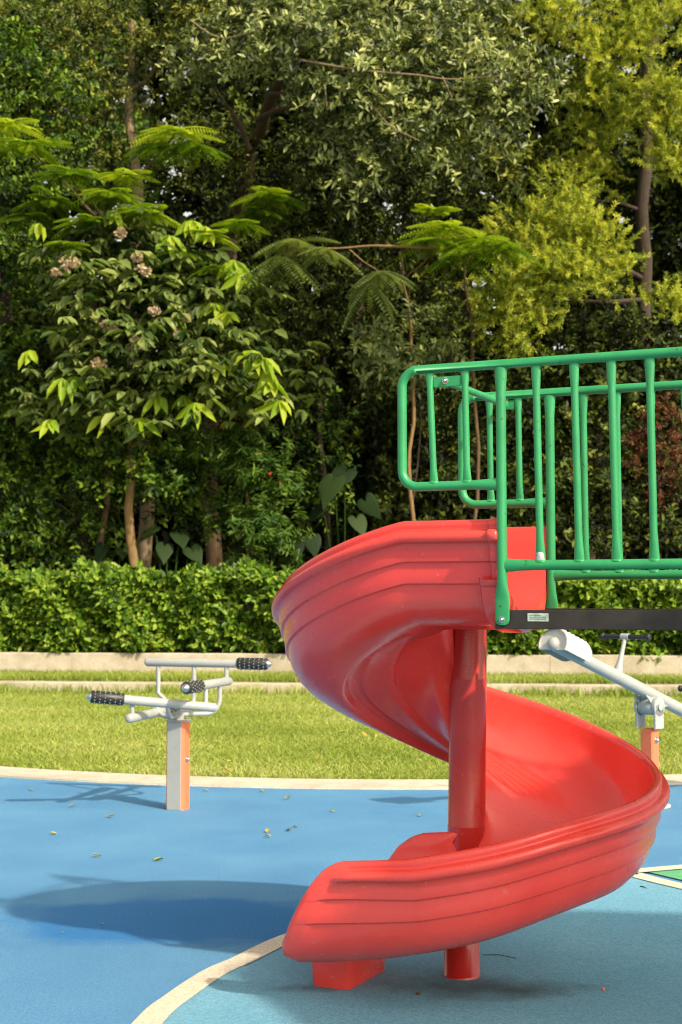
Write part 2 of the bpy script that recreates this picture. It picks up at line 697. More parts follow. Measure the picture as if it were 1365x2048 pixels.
edge_px = [(267, 2048), (333, 1993), (405, 1946), (461, 1921), (595, 1863)]
arc = [gnd(*p)[:2] for p in edge_px]
border = [Vv(-.70, 2.9), Vv(-.735, 3.6)] + arc + [Vv(.35, 6.22), Vv(.95, 6.62), gnd(1235, 1746)[:2], gnd(1268, 1744)[:2]]
outer = smooth_path(border)
tailR = [gnd(1365, 1770)[:2], Vv(2.3, 5.5), Vv(2.9, 4.3)]
inner = offset(outer, -.095)
tail = smooth_path([outer[-1]] + tailR)
tail_in = offset(tail, -.095)
light = [p for p in outer] + tail[1:] + [Vv(3.2, 2.5)]
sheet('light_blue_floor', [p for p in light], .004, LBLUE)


def strip(name, A, B, z, mat):
    m = MB()
    n = len(A)
    m.add([(p[0], p[1], z) for p in A] + [(p[0], p[1], z) for p in B], [(i, i + 1, i + 1 + n, i + n) for i in range(n - 1)], False)
    return tag(m.build(name, mat), kind='structure')


whole = outer + tail[1:]
strip('painted_line', whole, offset(whole, -.095), .008, LINE)
wA = [gnd(1262, 1743)[:2], gnd(1365, 1734)[:2], gnd(1500, 1722)[:2]]
strip('painted_border', wA, offset([np.array(p) for p in wA], -.085), .012, LINE)
sheet('green_floor', [gnd(1282, 1743)[:2], gnd(1365, 1736)[:2], gnd(1500, 1724)[:2], Vv(3.2, 5.2), tail[20]], .0062, WEDGE)

# ---- grass
GM = leafmat('grass_blade', [(0.21, 0.28, 0.045), (0.31, 0.38, 0.07), (0.41, 0.46, 0.11), (0.52, 0.51, 0.22)], .55, .35, (1.2, 1.2, .7))


def grass(name, X, Y, Z, hgt, wid, lean=.5, varb=0.0):
    n = len(X)
    B = np.stack([X, Y, Z], 1)
    a = rng.random(n) * 6.28
    S = np.stack([np.cos(a), np.sin(a), np.zeros(n)], 1)
    h = hgt * (.5 + rng.random(n))
    ln = rng.normal(0, lean, (n, 2)) * h[:, None]
    T = B + np.concatenate([ln, h[:, None]], 1)
    M = B + np.concatenate([ln * .35, h[:, None] * .6], 1)
    V = np.zeros((n, 5, 3))
    wv = S * (wid * (.6 + .8 * rng.random(n)))[:, None]
    V[:, 0] = B - wv
    V[:, 1] = B + wv
    V[:, 2] = M + wv * .7
    V[:, 3] = M - wv * .7
    V[:, 4] = T
    me_faces = [(0, 1, 2, 3), (3, 2, 4, 4)]
    idx_var = np.clip(.42 + .16 * np.sin(X * 1.7 + Y * .9) + .12 * np.sin(Y * 3.1 - X * .6) + rng.normal(0, .2, n) + varb, 0, 1)
    # two tris per blade
    fl = [(0, 1, 2), (0, 2, 3), (3, 2, 4)]
    return npmesh(name, V.reshape(-1, 3), 5, 3, fl, GM, None, idx_var)


n = 190000
Y = 9.6 + (19.3 - 9.6) * rng.random(n) ** 1.25
X = (rng.random(n) * 2 - 1) * (.27 * Y + .6) + .1
keep = (Y > np.array([lawn_edge(x, -.24) for x in X])) & (Y < step_y(X) + .0)
X, Y = X[keep], Y[keep]
tag(grass('lawn_grass', X, Y, np.full(len(X), .01), .030, .0045, .9), kind='stuff',
    label='short sunlit yellow green lawn grass beyond the blue floor', cat='grass')
n = 42000
X = (rng.random(n) * 2 - 1) * 6.2
Y = np.where(rng.random(n) < .6, step_y(X) + .3 + rng.random(n) * .5, wall_y(X) - rng.random(n) ** 2 * 1.2)
tag(grass('strip_grass', X, Y, np.full(n, .135), .085, .006, .5, -.08), kind='stuff',
    label='taller grass in the narrow strip between kerb step and wall', cat='grass')
n = 9000
X = (rng.random(n) * 2 - 1) * 6.0
keep = rng.random(n) < .25 + .75 * np.clip(np.sin(X * 2.3) + np.sin(X * 5.1 + 1), 0, 1)
X = X[keep]
tag(grass('edge_grass', X, step_y(X) - .03 - rng.random(len(X)) ** 2 * .4, np.full(len(X), .005), .11, .007, .4, -.12), kind='stuff',
    label='long grass tufts against the front of the kerb step', cat='grass')

# ================================================================== SLIDE
SC = Vv(.449, 5.0)
A0 = math.radians(24.0)
U_ = Vv(math.cos(A0), -math.sin(A0))       # along the walkway, away from the slide
V_ = Vv(math.sin(A0), math.cos(A0))        # across the walkway, away from us
COMMON_IN = [(.35, -.255), (.43, -.255), (.50, -.244), (.555, -.221), (.60, -.181), (.628, -.13), (.642, -.07), (.648, -.03)]
LIP = [(.651, -.013), (.658, -.003), (.669, 0), (.679, -.004), (.684, -.012), (.683, -.022), (.680, -.029), (.683, -.0335),
       (.694, -.034), (.706, -.039), (.711, -.050), (.708, -.063), (.697, -.071), (.685, -.074)]
WALL = [(.681, -.10), (.678, -.1265), (.6765, -.129), (.672, -.1305), (.668, -.132), (.667, -.136), (.663, -.165), (.660, -.1945), (.6585, -.197),
        (.654, -.1985), (.650, -.200), (.649, -.204)]
PLAIN = [(.684, -.10), (.682, -.126), (.681, -.129), (.681, -.1305), (.680, -.132), (.679, -.136), (.674, -.165), (.667, -.1945), (.665, -.197),
         (.664, -.1985), (.663, -.200), (.662, -.204)]
LIPP = [(.651, -.013), (.656, -.003), (.664, 0), (.673, -.003), (.680, -.010), (.684, -.018), (.685, -.024), (.686, -.030),
        (.686, -.036), (.686, -.044), (.686, -.052), (.686, -.060), (.685, -.066), (.685, -.073)]
BOT = [(.64, -.235), (.622, -.268), (.59, -.298), (.54, -.320), (.49, -.331), (.458, -.335), (.448, -.333), (.442, -.322), (.436, -.302),
       (.428, -.290), (.385, -.2885), (.376, -.294), (.368, -.289), (.30, -.287)]
BOTP = [(.64, -.235), (.622, -.268), (.59, -.298), (.54, -.320), (.49, -.329), (.458, -.332), (.448, -.332), (.442, -.332), (.438, -.332),
        (.430, -.332), (.385, -.331), (.376, -.331), (.368, -.330), (.30, -.322)]
IN_U = [(.128, -.012), (.133, -.002), (.144, 0), (.152, -.010), (.155, -.06), (.160, -.13), (.178, -.185), (.215, -.226), (.27, -.247)]
IN_H = [(.050, -.190), (.055, -.185), (.060, -.180), (.066, -.182), (.078, -.190), (.10, -.205), (.145, -.223), (.20, -.238), (.27, -.249)]
UN_U = [(.25, -.300), (.215, -.283), (.19, -.262), (.165, -.225), (.142, -.15), (.129, -.05)]
UN_H = [(.277, -.288), (.268, -.284), (.259, -.264), (.249, -.256), (.125, -.268), (.058, -.37)]


def lerp(a, b, t):
    return a + (b - a) * t


def profile(wu, wp, wflat):
    inn = [(lerp(h[0], u[0], wu), lerp(h[1], u[1], wu)) for h, u in zip(IN_H, IN_U)]
    un = [(lerp(h[0], u[0], wu), lerp(h[1], u[1], wu)) for h, u in zip(UN_H, UN_U)]
    lip = [(lerp(x[0], y[0], wp), lerp(x[1], y[1], wp)) for x, y in zip(LIP, LIPP)]
    wall = [(lerp(x[0], y[0], wp), lerp(x[1], y[1], wp)) for x, y in zip(WALL, PLAIN)]
    bot = [(lerp(x[0], y[0], wflat), lerp(x[1], y[1], wflat)) for x, y in zip(BOT, BOTP)]
    return inn + COMMON_IN + lip + wall + bot + un


AE = 382.0
ZT = [(24, 1.565), (34, 1.537), (60, 1.442), (90, 1.328), (135, 1.168), (180, 1.008), (225, .866), (240, .816), (255, .775), (270, .738), (285, .708), (300, .685), (312, .668), (325, .655), (340, .626),
      (358, .574), (382, .520)]
za = np.linspace(24, AE, 360)
zz = np.interp(za, [p[0] for p in ZT], [p[1] for p in ZT])
ker = np.exp(-np.linspace(-2, 2, 31) ** 2)
ker /= ker.sum()
zz_s = np.convolve(np.pad(zz, 15, mode='reflect', reflect_type='odd'), ker, mode='valid')


def zlip(al):
    return float(np.interp(al, za, zz_s))


def sstep(a, b, x):
    t = min(1, max(0, (x - a) / (b - a)))                # also runs downwards when b < a
    return t * t * (3 - 2 * t)


def entry_deep(rr, z, j, k):
    """the entrance floor lies a little deeper than the rest of the bed"""
    if k and z < -.15 and (j < 17 or j >= npnt_all - 6):
        return -.15 + (z + .15) * (1 + .32 * k)
    return z


npnt_all = len(profile(1, 0, 1))
frames = []   # origin xy, radial, heading, z, wu, wplain, wflat, shear
S0 = .335
for s in (S0, S0 - .006, .30, .25, .20, .15, .10, .05, .02):
    frames.append((SC + U_ * s, -V_, -U_, zlip(24) + .003, 1.0, 0, 1.0, 0))
al = 24.0
while al < AE - .01:
    r = math.radians(al)
    wu = (1 - sstep(24, 62, al)) if al < 200 else sstep(373, 387, al)
    wf = (1 - sstep(28, 56, al)) if al < 200 else sstep(225, 290, al)
    frames.append((SC, Vv(-math.sin(r), -math.cos(r)), Vv(-math.cos(r), math.sin(r)), zlip(al), wu, 0, wf, 0))
    al += 3.0 if al > 30 else 1.5
r = math.radians(AE)
RE, HE = Vv(-math.sin(r), -math.cos(r)), Vv(-math.cos(r), math.sin(r))
SE = .20
for s in (0, .05, .10, .13, .15, .165, .18, .19, .196, SE):
    frames.append((SC + HE * s, RE, HE, zlip(AE) - .02 * s / SE, lerp(sstep(373, 387, AE), 1.0, sstep(-.02, .06, s)), sstep(.125, .165, s), 1.0, sstep(-.12, .10, s)))


def shear_off(z, rr):
    t = min(1, max(0, -z / .30))
    return .215 * t + .055 * (1 - math.exp(-t * 14)) - .012 - .060 * min(1.2, max(0, (-z - .262) / .070)) ** 2


rings = []
n_half = len(frames) // 2
for fi, (o, rad, hd, zl, wu, wp, wf, sh) in enumerate(frames):
    ring = []
    for j, (rr, z) in enumerate(profile(wu, wp, wf)):
        if fi < n_half:
            z = entry_deep(rr, z, j, wu)
        elif rr < .2:
            rr -= .082 * wu * sstep(.2, .16, rr)       # the exit's inner wall grows out of the column
        rr *= .980
        q = o + rad * rr + hd * (sh * shear_off(z, rr)) - hd * (.06 * sstep(.30, .15, rr) if sh > .5 else 0) * sstep(.5, 1, sh)
        dz_ = -.045 * max(0, sh) * min(1, max(0, (-z - .12) / .2)) if wp or sh else 0
        ring.append((q[0], q[1], zl + z + dz_))
    rings.append(ring)
# rolled nose at the exit: rings shrink towards the wall's middle
last = np.array(rings[-1])
nI = 9 + 8
cen = []
prof = profile(1, 1, 1)
npnt = len(prof)
nose = []
for k, (fwd, keep_) in enumerate(((.012, .92), (.020, .62), (.023, .2))):
    ring = []
    for j in range(npnt):
        # partner on the other skin
        pj = (npnt + 17 - j * 1) % npnt
        rr, z = prof[j]
        # nearest point of the other skin
        if j < 20:
            cand = range(21, npnt)
        else:
            cand = range(0, 20)
        m_ = min(cand, key=lambda q: (prof[q][0] - rr) ** 2 + (prof[q][1] - z) ** 2)
        mid = (last[j] + last[m_]) / 2
        q = mid + (last[j] - mid) * keep_
        ring.append((q[0] + HE[0] * fwd, q[1] + HE[1] * fwd, q[2]))
    nose.append(ring)
rings += nose

slide = empty('spiral_slide', (SC[0], SC[1], 0), 'glossy red plastic spiral slide curling round its red column beside the green railings', 'slide')
sm = MB()
sm.loft(rings)
sm.build('chute', RED, slide)

# entrance collar
fm_ = MB()
pu = [p for p in profile(1, 0, 1)[9 + 8 + 2:] if p[0] > .31]          # outside skin from the lip to the inner wall
cen2 = Vv(.40, -.10)


def grow(p, k):
    d = Vv(*p) - cen2
    return Vv(*p) + d / np.linalg.norm(d) * k


def collar(pts, k, s0, s1, bev):
    rr = []
    for s, kk in ((s0, -.004), (s0, k - bev), (s0 + bev, k), (s1 - bev, k), (s1, k - bev), (s1, -.02)):
        ring = []
        for p in pts:
            g = grow(p, kk)
            q = SC + U_ * s - V_ * g[0]
            ring.append((q[0], q[1], zlip(24) + .003 + g[1]))
        rr.append(ring)
    fm_.loft(rr, closed=False)


collar(pu, .007, .305, .340, .006)
low = [p for p in pu if p[1] < -.195]
collar([(.665, -.18)] + low, .020, .268, .348, .010)
fm_.build('entrance_collar', RED, slide)

cm = MB()
cx = lambda z: .4425 + .0125 * min(1, max(0, (z - .45) / .8))
cz = [.30, .46, .525, .526, .53, .80, 1.04, 1.041, 1.045, 1.26]
cr = [.0675, .0675, .0675, .0675, .0660, .0660, .0660, .0660, .0648, .0648]
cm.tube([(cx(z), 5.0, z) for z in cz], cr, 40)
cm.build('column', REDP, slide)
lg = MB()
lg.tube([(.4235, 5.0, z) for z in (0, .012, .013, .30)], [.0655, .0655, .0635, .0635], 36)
lg.build('support_leg', REDP, slide)
# foot under the exit
ft = MB()
fh = Vv(-math.cos(math.radians(27)), math.sin(math.radians(27)))
fw = Vv(math.sin(math.radians(27)), math.cos(math.radians(27)))
f0 = gnd(698, 1984)[:2]


def foot_ring(z, tp):
    bv = .02
    l, d = .145 + tp, .30
    cs = [(-tp, 0), (l, 0), (l, d), (-tp, d)]
    out = []
    for i, (a_, b_) in enumerate(cs):
        pa, pc = Vv(*cs[i - 1]), Vv(*cs[(i + 1) % 4])
        p = Vv(a_, b_)
        for q in (pa, None, pc):
            if q is None:
                e = p + ((pa - p) / np.linalg.norm(pa - p) + (pc - p) / np.linalg.norm(pc - p)) * bv * .30
            else:
                e = p + (q - p) / np.linalg.norm(q - p) * bv
            w_ = f0 + fh * e[0] + fw * e[1]
            out.append((w_[0], w_[1], z))
    return out


ft.loft([foot_ring(0.0, -.004), foot_ring(.006, 0), foot_ring(.10, .006), foot_ring(.16, .012), foot_ring(.20, .028), foot_ring(.245, .05)])
ft.build('foot', RED, slide)

# ================================================================== WALKWAY AND RAILS
PF = Vv(.485, 4.22)
PBk = Vv(.708, 4.721)


def on_rail(px, P):
    """distance along the rail from its post (towards the tower positive) of what is seen at px"""
    k = (px - CX) / F
    return (k * P[1] - P[0]) / (U_[0] - k * U_[1])


def rp(P, d, z):
    q = P + U_ * d
    return Vv(q[0], q[1], z)


def arc_pts(c, r, a0, a1, P, n=9):
    return [rp(P, c[0] + r * math.cos(t), c[1] + r * math.sin(t)) for t in np.linspace(a0, a1, n)]


def guard_rail(P, label, zt, zl, zb, loopd, bars_loop, bars_main, bolts, END=2.3):
    R = .0145
    t = empty('guard_rail', rp(P, 0, zb - .18), label, 'guard rail', 'green guard rails of the walkway')
    lp_ = MB()
    rc = .052
    pts = [rp(P, END, zt), rp(P, .8, zt), rp(P, .2, zt), rp(P, -loopd + rc, zt)]
    pts += arc_pts((-loopd + rc, zt - rc), rc, PI / 2, PI, P)
    pts += arc_pts((-loopd + rc, zl + rc), rc, PI, 1.5 * PI, P)
    pts += [rp(P, -.09, zl), rp(P, -.05, zl), rp(P, -.012, zl)]
    sq = [(1, 1)] * (len(pts) - 3) + [(1, 1), (1.12, .95), (1.35, .75)]
    lp_.tube(pts, R, 18, ref=(0, 0, 1), squash=sq)
    lp_.build('top_rail', GREEN, t)
    bt = MB()
    bt.tube([rp(P, .012, zb), rp(P, .05, zb), rp(P, .11, zb), rp(P, 1.0, zb), rp(P, END, zb)], .0150, 18, ref=(0, 0, 1),
            squash=[(1.4, .75), (1.15, .95), (1, 1), (1, 1), (1, 1)])
    bt.build('bottom_rail', GREEN, t)
    po = MB()
    zp = 1.246
    sq = [(1.35, .72), (1.22, .85), (1, 1), (1, 1), (1, 1), (1.1, .9), (1.45, .35), (1.5, .28), (1.5, .28), (1.3, .28), (.7, .28)]
    zs = [zt - .008, zt - .04, zt - .08, zb + .1, zb - .03, zb - .06, zb - .09, zb - .11, zp + .016, zp + .005, zp]
    po.tube([rp(P, 0, z) for z in zs], .0152, 20, ref=(U_[0], U_[1], 0), squash=sq)
    po.build('post', GREEN, t)

    def bar(d0, d1, z0, z1, r):
        m = MB()
        f = (z0 - z1)
        k = [0, .03, .07, .14, .5, .86, .93, .97, 1]
        s_ = [(1.38, .62), (1.34, .66), (1.25, .85), (1, 1), (1, 1), (1, 1), (1.2, .85), (1.36, .68), (1.42, .62)]
        m.tube([rp(P, d0 + (d1 - d0) * q, z0 + (z1 - z0) * q) for q in k], r, 16, ref=(U_[0], U_[1], 0), squash=s_)
        m.tube([rp(P, d1, z1 - .002), rp(P, d1, z1 + .002), rp(P, d1, z1 + .0045)], [r * 1.75, r * 1.7, r * 1.3], 16,
               ref=(U_[0], U_[1], 0), squash=[(1, .75)] * 3)
        m.build('bar', GREEN, t)
    for (a_, b_) in bars_loop:
        bar(on_rail(a_, P), on_rail(b_, P), zt - .01, zl + .011, .0103)
    for (a_, b_) in bars_main:
        bar(on_rail(a_, P), on_rail(b_, P), zt - .01, zb + .011, .0112)
    dl = on_rail(bars_main[-1][0], P)
    while dl < END - .2:
        dl += .112
        bar(dl, dl + .003, zt - .01, zb + .011, .0112)
    for (d, z, rr) in bolts:
        m = MB()
        n2 = -V_
        c0 = rp(P, d, z)
        nn = Vv(n2[0], n2[1], 0)
        m.tube([c0 + nn * .003, c0 + nn * .006], rr * 1.3, 16)
        m.tube([c0 + nn * .006, c0 + nn * .009, c0 + nn * .013, c0 + nn * .0155], [rr, rr * .96, rr * .7, rr * .25], 16)
        m.build('bolt', STEEL, t)
    return t


front = guard_rail(PF, 'nearer green tube guard rail with a bolted plate in its rounded end loop', 2.036, 1.671, 1.425, .3217,
                   [(861, 869), (932, 935.5)], [(1075, 1081.5), (1152, 1159), (1227, 1234), (1304.5, 1309)],
                   [(0.0, 1.262, .0075), (on_rail(893.5, PF), 1.996, .0080)])
back = guard_rail(PBk, 'farther green tube guard rail seen through the nearer one, peeled spot on top', 2.022, 1.648, 1.402, .314,
                  [(981, 983), (1039, 1041)], [(1170, 1172), (1237, 1239), (1306, 1308)], [(0.0, 1.262, .0075)])
wp_ = MB()
dw = on_rail(1081.5, PF)
wp_.tube([rp(PF, dw, 1.438), rp(PF, dw, 1.446), rp(PF, dw - .0005, 1.458), rp(PF, dw - .001, 1.463)], [.0150, .0140, .0128, .011], 14,
         ref=(U_[0], U_[1], 0), squash=[(1, .75), (1, .8), (1, .95), (1, 1)])
wp_.build('worn_patch', simple('worn_primer', (0.45, 0.45, 0.44), .7, 0, .5, 120), front)
# welded plates and the cross brace between the rails
pl = MB()
d0, d1 = on_rail(869, PF), on_rail(925, PF)
c_ = rp(PF, (d0 + d1) / 2, 1.994)
pl.obox(c_, Vv(U_[0], U_[1], 0) * (d1 - d0) / 2, Vv(V_[0], V_[1], 0) * .003, Vv(0, 0, .0165), .0015)
pl.build('mounting_plate', GREEN, front)
pk = MB()
e0, e1 = on_rail(1010, PBk), on_rail(1032, PBk)
c_ = rp(PBk, (e0 + e1) / 2, 1.987)
pk.obox(c_, Vv(U_[0], U_[1], 0) * (e1 - e0) / 2, Vv(V_[0], V_[1], 0) * .003, Vv(0, 0, .0155), .0015)
pk.build('mounting_plate', GREEN, back)
pe = MB()
dd = on_rail(1328, PBk)
pe.tube([rp(PBk, dd - .02, 2.0265), rp(PBk, dd, 2.0268), rp(PBk, dd + .022, 2.0262)], [.004, .0118, .003], 12)
pe.build('peeled_patch', simple('bare_primer', (0.16, 0.11, 0.12), .7), back)
cb = MB()
q0 = rp(PF, on_rail(897, PF), 1.992) + Vv(V_[0], V_[1], 0) * .006
q1 = rp(PBk, on_rail(1018, PBk), 1.986) - Vv(V_[0], V_[1], 0) * .006
dq = (q1 - q0) / np.linalg.norm(q1 - q0)
cb.tube([q0, q0 + dq * .03, q0 + dq * .06, q1 - dq * .06, q1 - dq * .03, q1], .0115, 14, ref=(0, 0, 1),
        squash=[(1.3, .5), (1.2, .7), (1, 1), (1, 1), (1.2, .7), (1.3, .5)])
tag(cb.build('cross_brace', GREEN), 'short green brace bar joining the two guard rail end loops', 'brace')

deck = empty('walkway', rp(PF, 1.1, 1.2), 'raised walkway with black steel edge beams leading to the red slide', 'walkway')
bz0, bz1 = 1.2345, 1.2915
for P_, off_, nm in ((PF, .0, 'front'), (PBk, .0, 'back')):
    m = MB()
    s_ = .006 if nm == 'front' else -.006
    cc = rp(P_, 1.18, (bz0 + bz1) / 2) + Vv(V_[0], V_[1], 0) * (s_ + (.006 if nm == 'front' else -.006))
    m.obox(cc, Vv(U_[0], U_[1], 0) * 1.205, Vv(V_[0], V_[1], 0) * .005, Vv(0, 0, (bz1 - bz0) / 2), .0015)
    m.build('edge_beam', BLACK, deck)
m = MB()
cc = (rp(PF, 1.20, 1.262) + rp(PBk, 1.20, 1.262)) / 2
m.obox(cc, Vv(U_[0], U_[1], 0) * 1.18, Vv(V_[0], V_[1], 0) * .255, Vv(0, 0, .012), .002)
m.build('deck_plate', BLACK, deck)
m = MB()
s0, s1 = on_rail(1053.5, PF), on_rail(1095, PF)
zc = H - (1234.5 - 1190) * 4.18 / F
cc = rp(PF, (s0 + s1) / 2, zc) + Vv(V_[0], V_[1], 0) * .0062
m.obox(cc, Vv(U_[0], U_[1], 0) * (s1 - s0) / 2, Vv(V_[0], V_[1], 0) * .0009, Vv(0, 0, .0120), .0003)
stk = m.build('sticker', STICK, deck)
m = MB()
for zz_, a_, b_ in ((.0062, -.8, .35), (.0005, -.8, -.1), (.0005, .05, .8), (-.005, -.8, .8)):
    cl = cc - Vv(V_[0], V_[1], 0) * .0011 + Vv(U_[0], U_[1], 0) * (s1 - s0) / 2 * (a_ + b_) / 2 + Vv(0, 0, zz_)
    m.obox(cl, Vv(U_[0], U_[1], 0) * (s1 - s0) / 4 * (b_ - a_), Vv(V_[0], V_[1], 0) * .0003, Vv(0, 0, .0013))
m.build('printed_rule', STICKD, stk)

# added tower, unseen beyond the right edge, roof shaped to shade the foreground
SH = Vv(.90, -.96)
TC = Vv(-.40, 5.04) + SH * 2.9 + Vv(.995, -.10) * 1.25
tow = empty('shadow_tower', (TC[0], TC[1], 0), 'unseen six sided roofed tower added to shade the foreground', 'tower')
ang0 = math.atan2(.10, -.995)
hexa = lambda R_: [TC + R_ * Vv(math.cos(ang0 + k * PI / 3), math.sin(ang0 + k * PI / 3)) for k in range(6)]
m = MB()
apex = (TC[0], TC[1], 3.75)
top = [(p[0], p[1], 2.93) for p in hexa(1.25)]
bot_ = [(p[0], p[1], 2.90) for p in hexa(1.25)]
m.add(top + [apex], [(i, (i + 1) % 6, 6) for i in range(6)], False)
m.add(bot_ + top, [(i, (i + 1) % 6, (i + 1) % 6 + 6, i + 6) for i in range(6)] + [tuple(range(6))[::-1]], False)
m.build('roof', RED, tow)
m = MB()
m.prism(hexa(.85), 1.22, 1.29, .01)
m.build('deck', BLACK, tow)
for p in hexa(.88):
    m = MB()
    m.tube([(p[0], p[1], 0), (p[0], p[1], 3.0)], .055, 20)
    m.build('post', YELLOW, tow)

# ================================================================== FITNESS STATION (left)
FP = Vv(-1.022, 8.86)
fit = empty('exercise_station', (FP[0], FP[1], 0), 'grey arm exercise station with four studded handles on an orange and grey post', 'exercise station')
rot = math.radians(-17)
ex, ey = Vv(math.cos(rot), math.sin(rot), 0), Vv(-math.sin(rot), math.cos(rot), 0)


def lpnt(a_, b_, z):
    return Vv(FP[0], FP[1], 0) + ex * a_ + ey * b_ + Vv(0, 0, z)


hw = .062
m = MB()
oct_ = []
bv = .022
for sx, sy in ((1, 1), (-1, 1), (-1, -1), (1, -1)):
    pts2 = [(sx * hw, sy * (hw - bv)), (sx * (hw - bv), sy * hw)]
    if sx * sy < 0:
        pts2 = pts2[::-1]
    oct_ += pts2
m.loft([[lpnt(a_, b_, z) for a_, b_ in oct_] for z in (0, .004, .545)], smooth=False)
m.build('post', ORANGE, fit)
m = MB()
m.obox(lpnt(0, -hw - .001, .272), ex * (hw - bv + .006), ey * .003, Vv(0, 0, .271), .001)
m.obox(lpnt(0, hw + .001, .272), ex * (hw - bv + .006), ey * .003, Vv(0, 0, .271), .001)
m.build('face_panel', GREYF, fit)
m = MB()
for a_, b_, c2, r_ in ((hw + .001, .0, .312, .019),):
    n3 = ex
    p = lpnt(a_, b_ - .01, c2)
    m.tube([p, p + n3 * .004], r_, 18)
    m.tube([p + n3 * .004, p + n3 * .014, p + n3 * .020], [r_ * .68, r_ * .6, r_ * .2], 14)
m.build('bolt', STEEL, fit)
m = MB()
m.prism([lpnt(a_ * 1.12, b_ * 1.12, 0)[:2] for a_, b_ in oct_], .545, .556, .003)
m.tube([lpnt(0, 0, .55), lpnt(0, 0, .60)], .036, 20)
m.build('cap_plate', GREYP, fit)


def arm(pa, pb_, rt=.0285, glen=.20):
    """pa: plain rounded end, pb_: gripped end"""
    pa, pb_ = np.array(pa), np.array(pb_)
    d = (pb_ - pa) / np.linalg.norm(pb_ - pa)
    m = MB()
    m.tube([pa - d * .020, pa - d * .017, pa - d * .009, pa, pb_ - d * glen, pb_ - d * (glen - .03)], [rt * .25, rt * .62, rt * .92, rt, rt, rt], 20)
    o = m.build('handle_arm', GREYP, fit)
    g = MB()
    rg = .038
    g.tube([pb_ - d * glen, pb_ - d * (glen - .006), pb_ - d * .008, pb_], [rg * .9, rg, rg, rg * .85], 24)
    gp = g.build('grip', GRIP, o)
    e1 = np.cross(d, Vv(0, 0, 1))
    e1 /= np.linalg.norm(e1)
    e2 = np.cross(d, e1)
    s = MB()
    for i in range(6):
        for k in range(12):
            a_ = 2 * PI * (k + .5 * (i % 2)) / 12
            nn = e1 * math.cos(a_) + e2 * math.sin(a_)
            c0 = pb_ - d * (.022 + i * .031) + nn * (rg - .001)
            s.tube([c0, c0 + nn * .0035, c0 + nn * .006], [.0050, .0040, .0015], 6)
    s.build('grip_studs', STUD, gp)
    k = MB()
    k.tube([pb_, pb_ + d * .006, pb_ + d * .016, pb_ + d * .024, pb_ + d * .028], [rg * .72, rg * .70, rg * .52, rg * .28, rg * .1], 18)
    k.build('end_cap', STEEL, o)
    return o


a1L, a1R = at(182, 1393, 8.52), at(428, 1415, 8.72)
a2L, a2R = at(296, 1324, 9.18), at(536, 1328, 9.02)
a3B, a3F = at(458, 1362, 9.10), at(372, 1376, 8.50)
a4F, a4B = at(259, 1437, 8.58), at(352, 1416, 9.22)
arm(a1R, a1L)
arm(a2L, a2R)
arm(a3B, a3F)
arm(a4F, a4B)


def mixp(a_, b_, t):
    return a_ + (b_ - a_) * t


rr = .0145


def rod(pts):
    m = MB()
    m.tube(pts, rr, 12)
    m.build('support_rod', GREYP, fit)

p4 = mixp(a4F, a4B, .06)
p1 = mixp(a1L, a1R, .33)
rod([p4, (p4 + p1) / 2, Vv(p4[0], p4[1], p1[2])])
q2 = mixp(a2L, a2R, .09)
p4b = mixp(a4F, a4B, .86)
rod([q2, Vv(q2[0], q2[1], .70), mixp(p4b, q2, .15), p4b])
q2r = mixp(a2L, a2R, .66)
rod([q2r, Vv(q2r[0], q2r[1], a3B[2])])
top_ = lpnt(0, 0, .575)


def bend(pA, zlow, n=8):
    """down from an arm and round into the head of the post"""
    out = [pA, Vv(pA[0], pA[1], zlow + .10)]
    tgt = np.array([top_[0], top_[1], zlow])
    for t in np.linspace(0, PI / 2, n):
        hx = (tgt - Vv(pA[0], pA[1], zlow))
        L = np.linalg.norm(hx)
        hx = hx / L
        rbd = min(.09, L * .8)
        out.append(Vv(pA[0], pA[1], zlow) + hx * rbd * (1 - math.cos(t)) + Vv(0, 0, rbd * (1 - math.sin(t))))
    out.append(tgt)
    return out


rod(bend(mixp(a3B, a3F, .22), .585))
rod(bend(mixp(a1L, a1R, .62), .580))
rod(bend(mixp(a2L, a2R, .39), .600))
rod(bend(mixp(a4F, a4B, .55), .570))
p3 = mixp(a3B, a3F, .55)
rod([p3, Vv(p3[0], p3[1], a1R[2] + .01), mixp(a1R, a1L, .08)])

# ================================================================== SEESAW (right)
SP = at(1299, 1412, 8.9)
SS = at(1100, 1311, 8.12)
saw = empty('seesaw', (SP[0], SP[1], 0), 'grey tube seesaw tilted up on an orange post behind the slide', 'seesaw')
ad = (SS - SP) / np.linalg.norm(SS - SP)
ah = Vv(ad[0], ad[1], 0)
ah /= np.linalg.norm(ah)
sd = Vv(-ah[1], ah[0], 0)
if sd[0] < 0:
    sd = -sd
an = np.cross(sd, ad)
if an[2] < 0:
    an = -an
beam0 = SP + an * .075
L1 = np.linalg.norm(SS - SP)
ra = .040
m = MB()
m.tube([beam0 + ad * (L1 - .01), beam0 + ad * (L1 - .02), beam0 + ad * (L1 - .05), beam0 - ad * (L1 - .05), beam0 - ad * L1],
       [ra * .6, ra * .85, ra, ra, ra * .6], 24)
m.ball(beam0 + ad * (L1 - .02), ra * 1.02, 18)
m.build('beam', GREYP, saw)


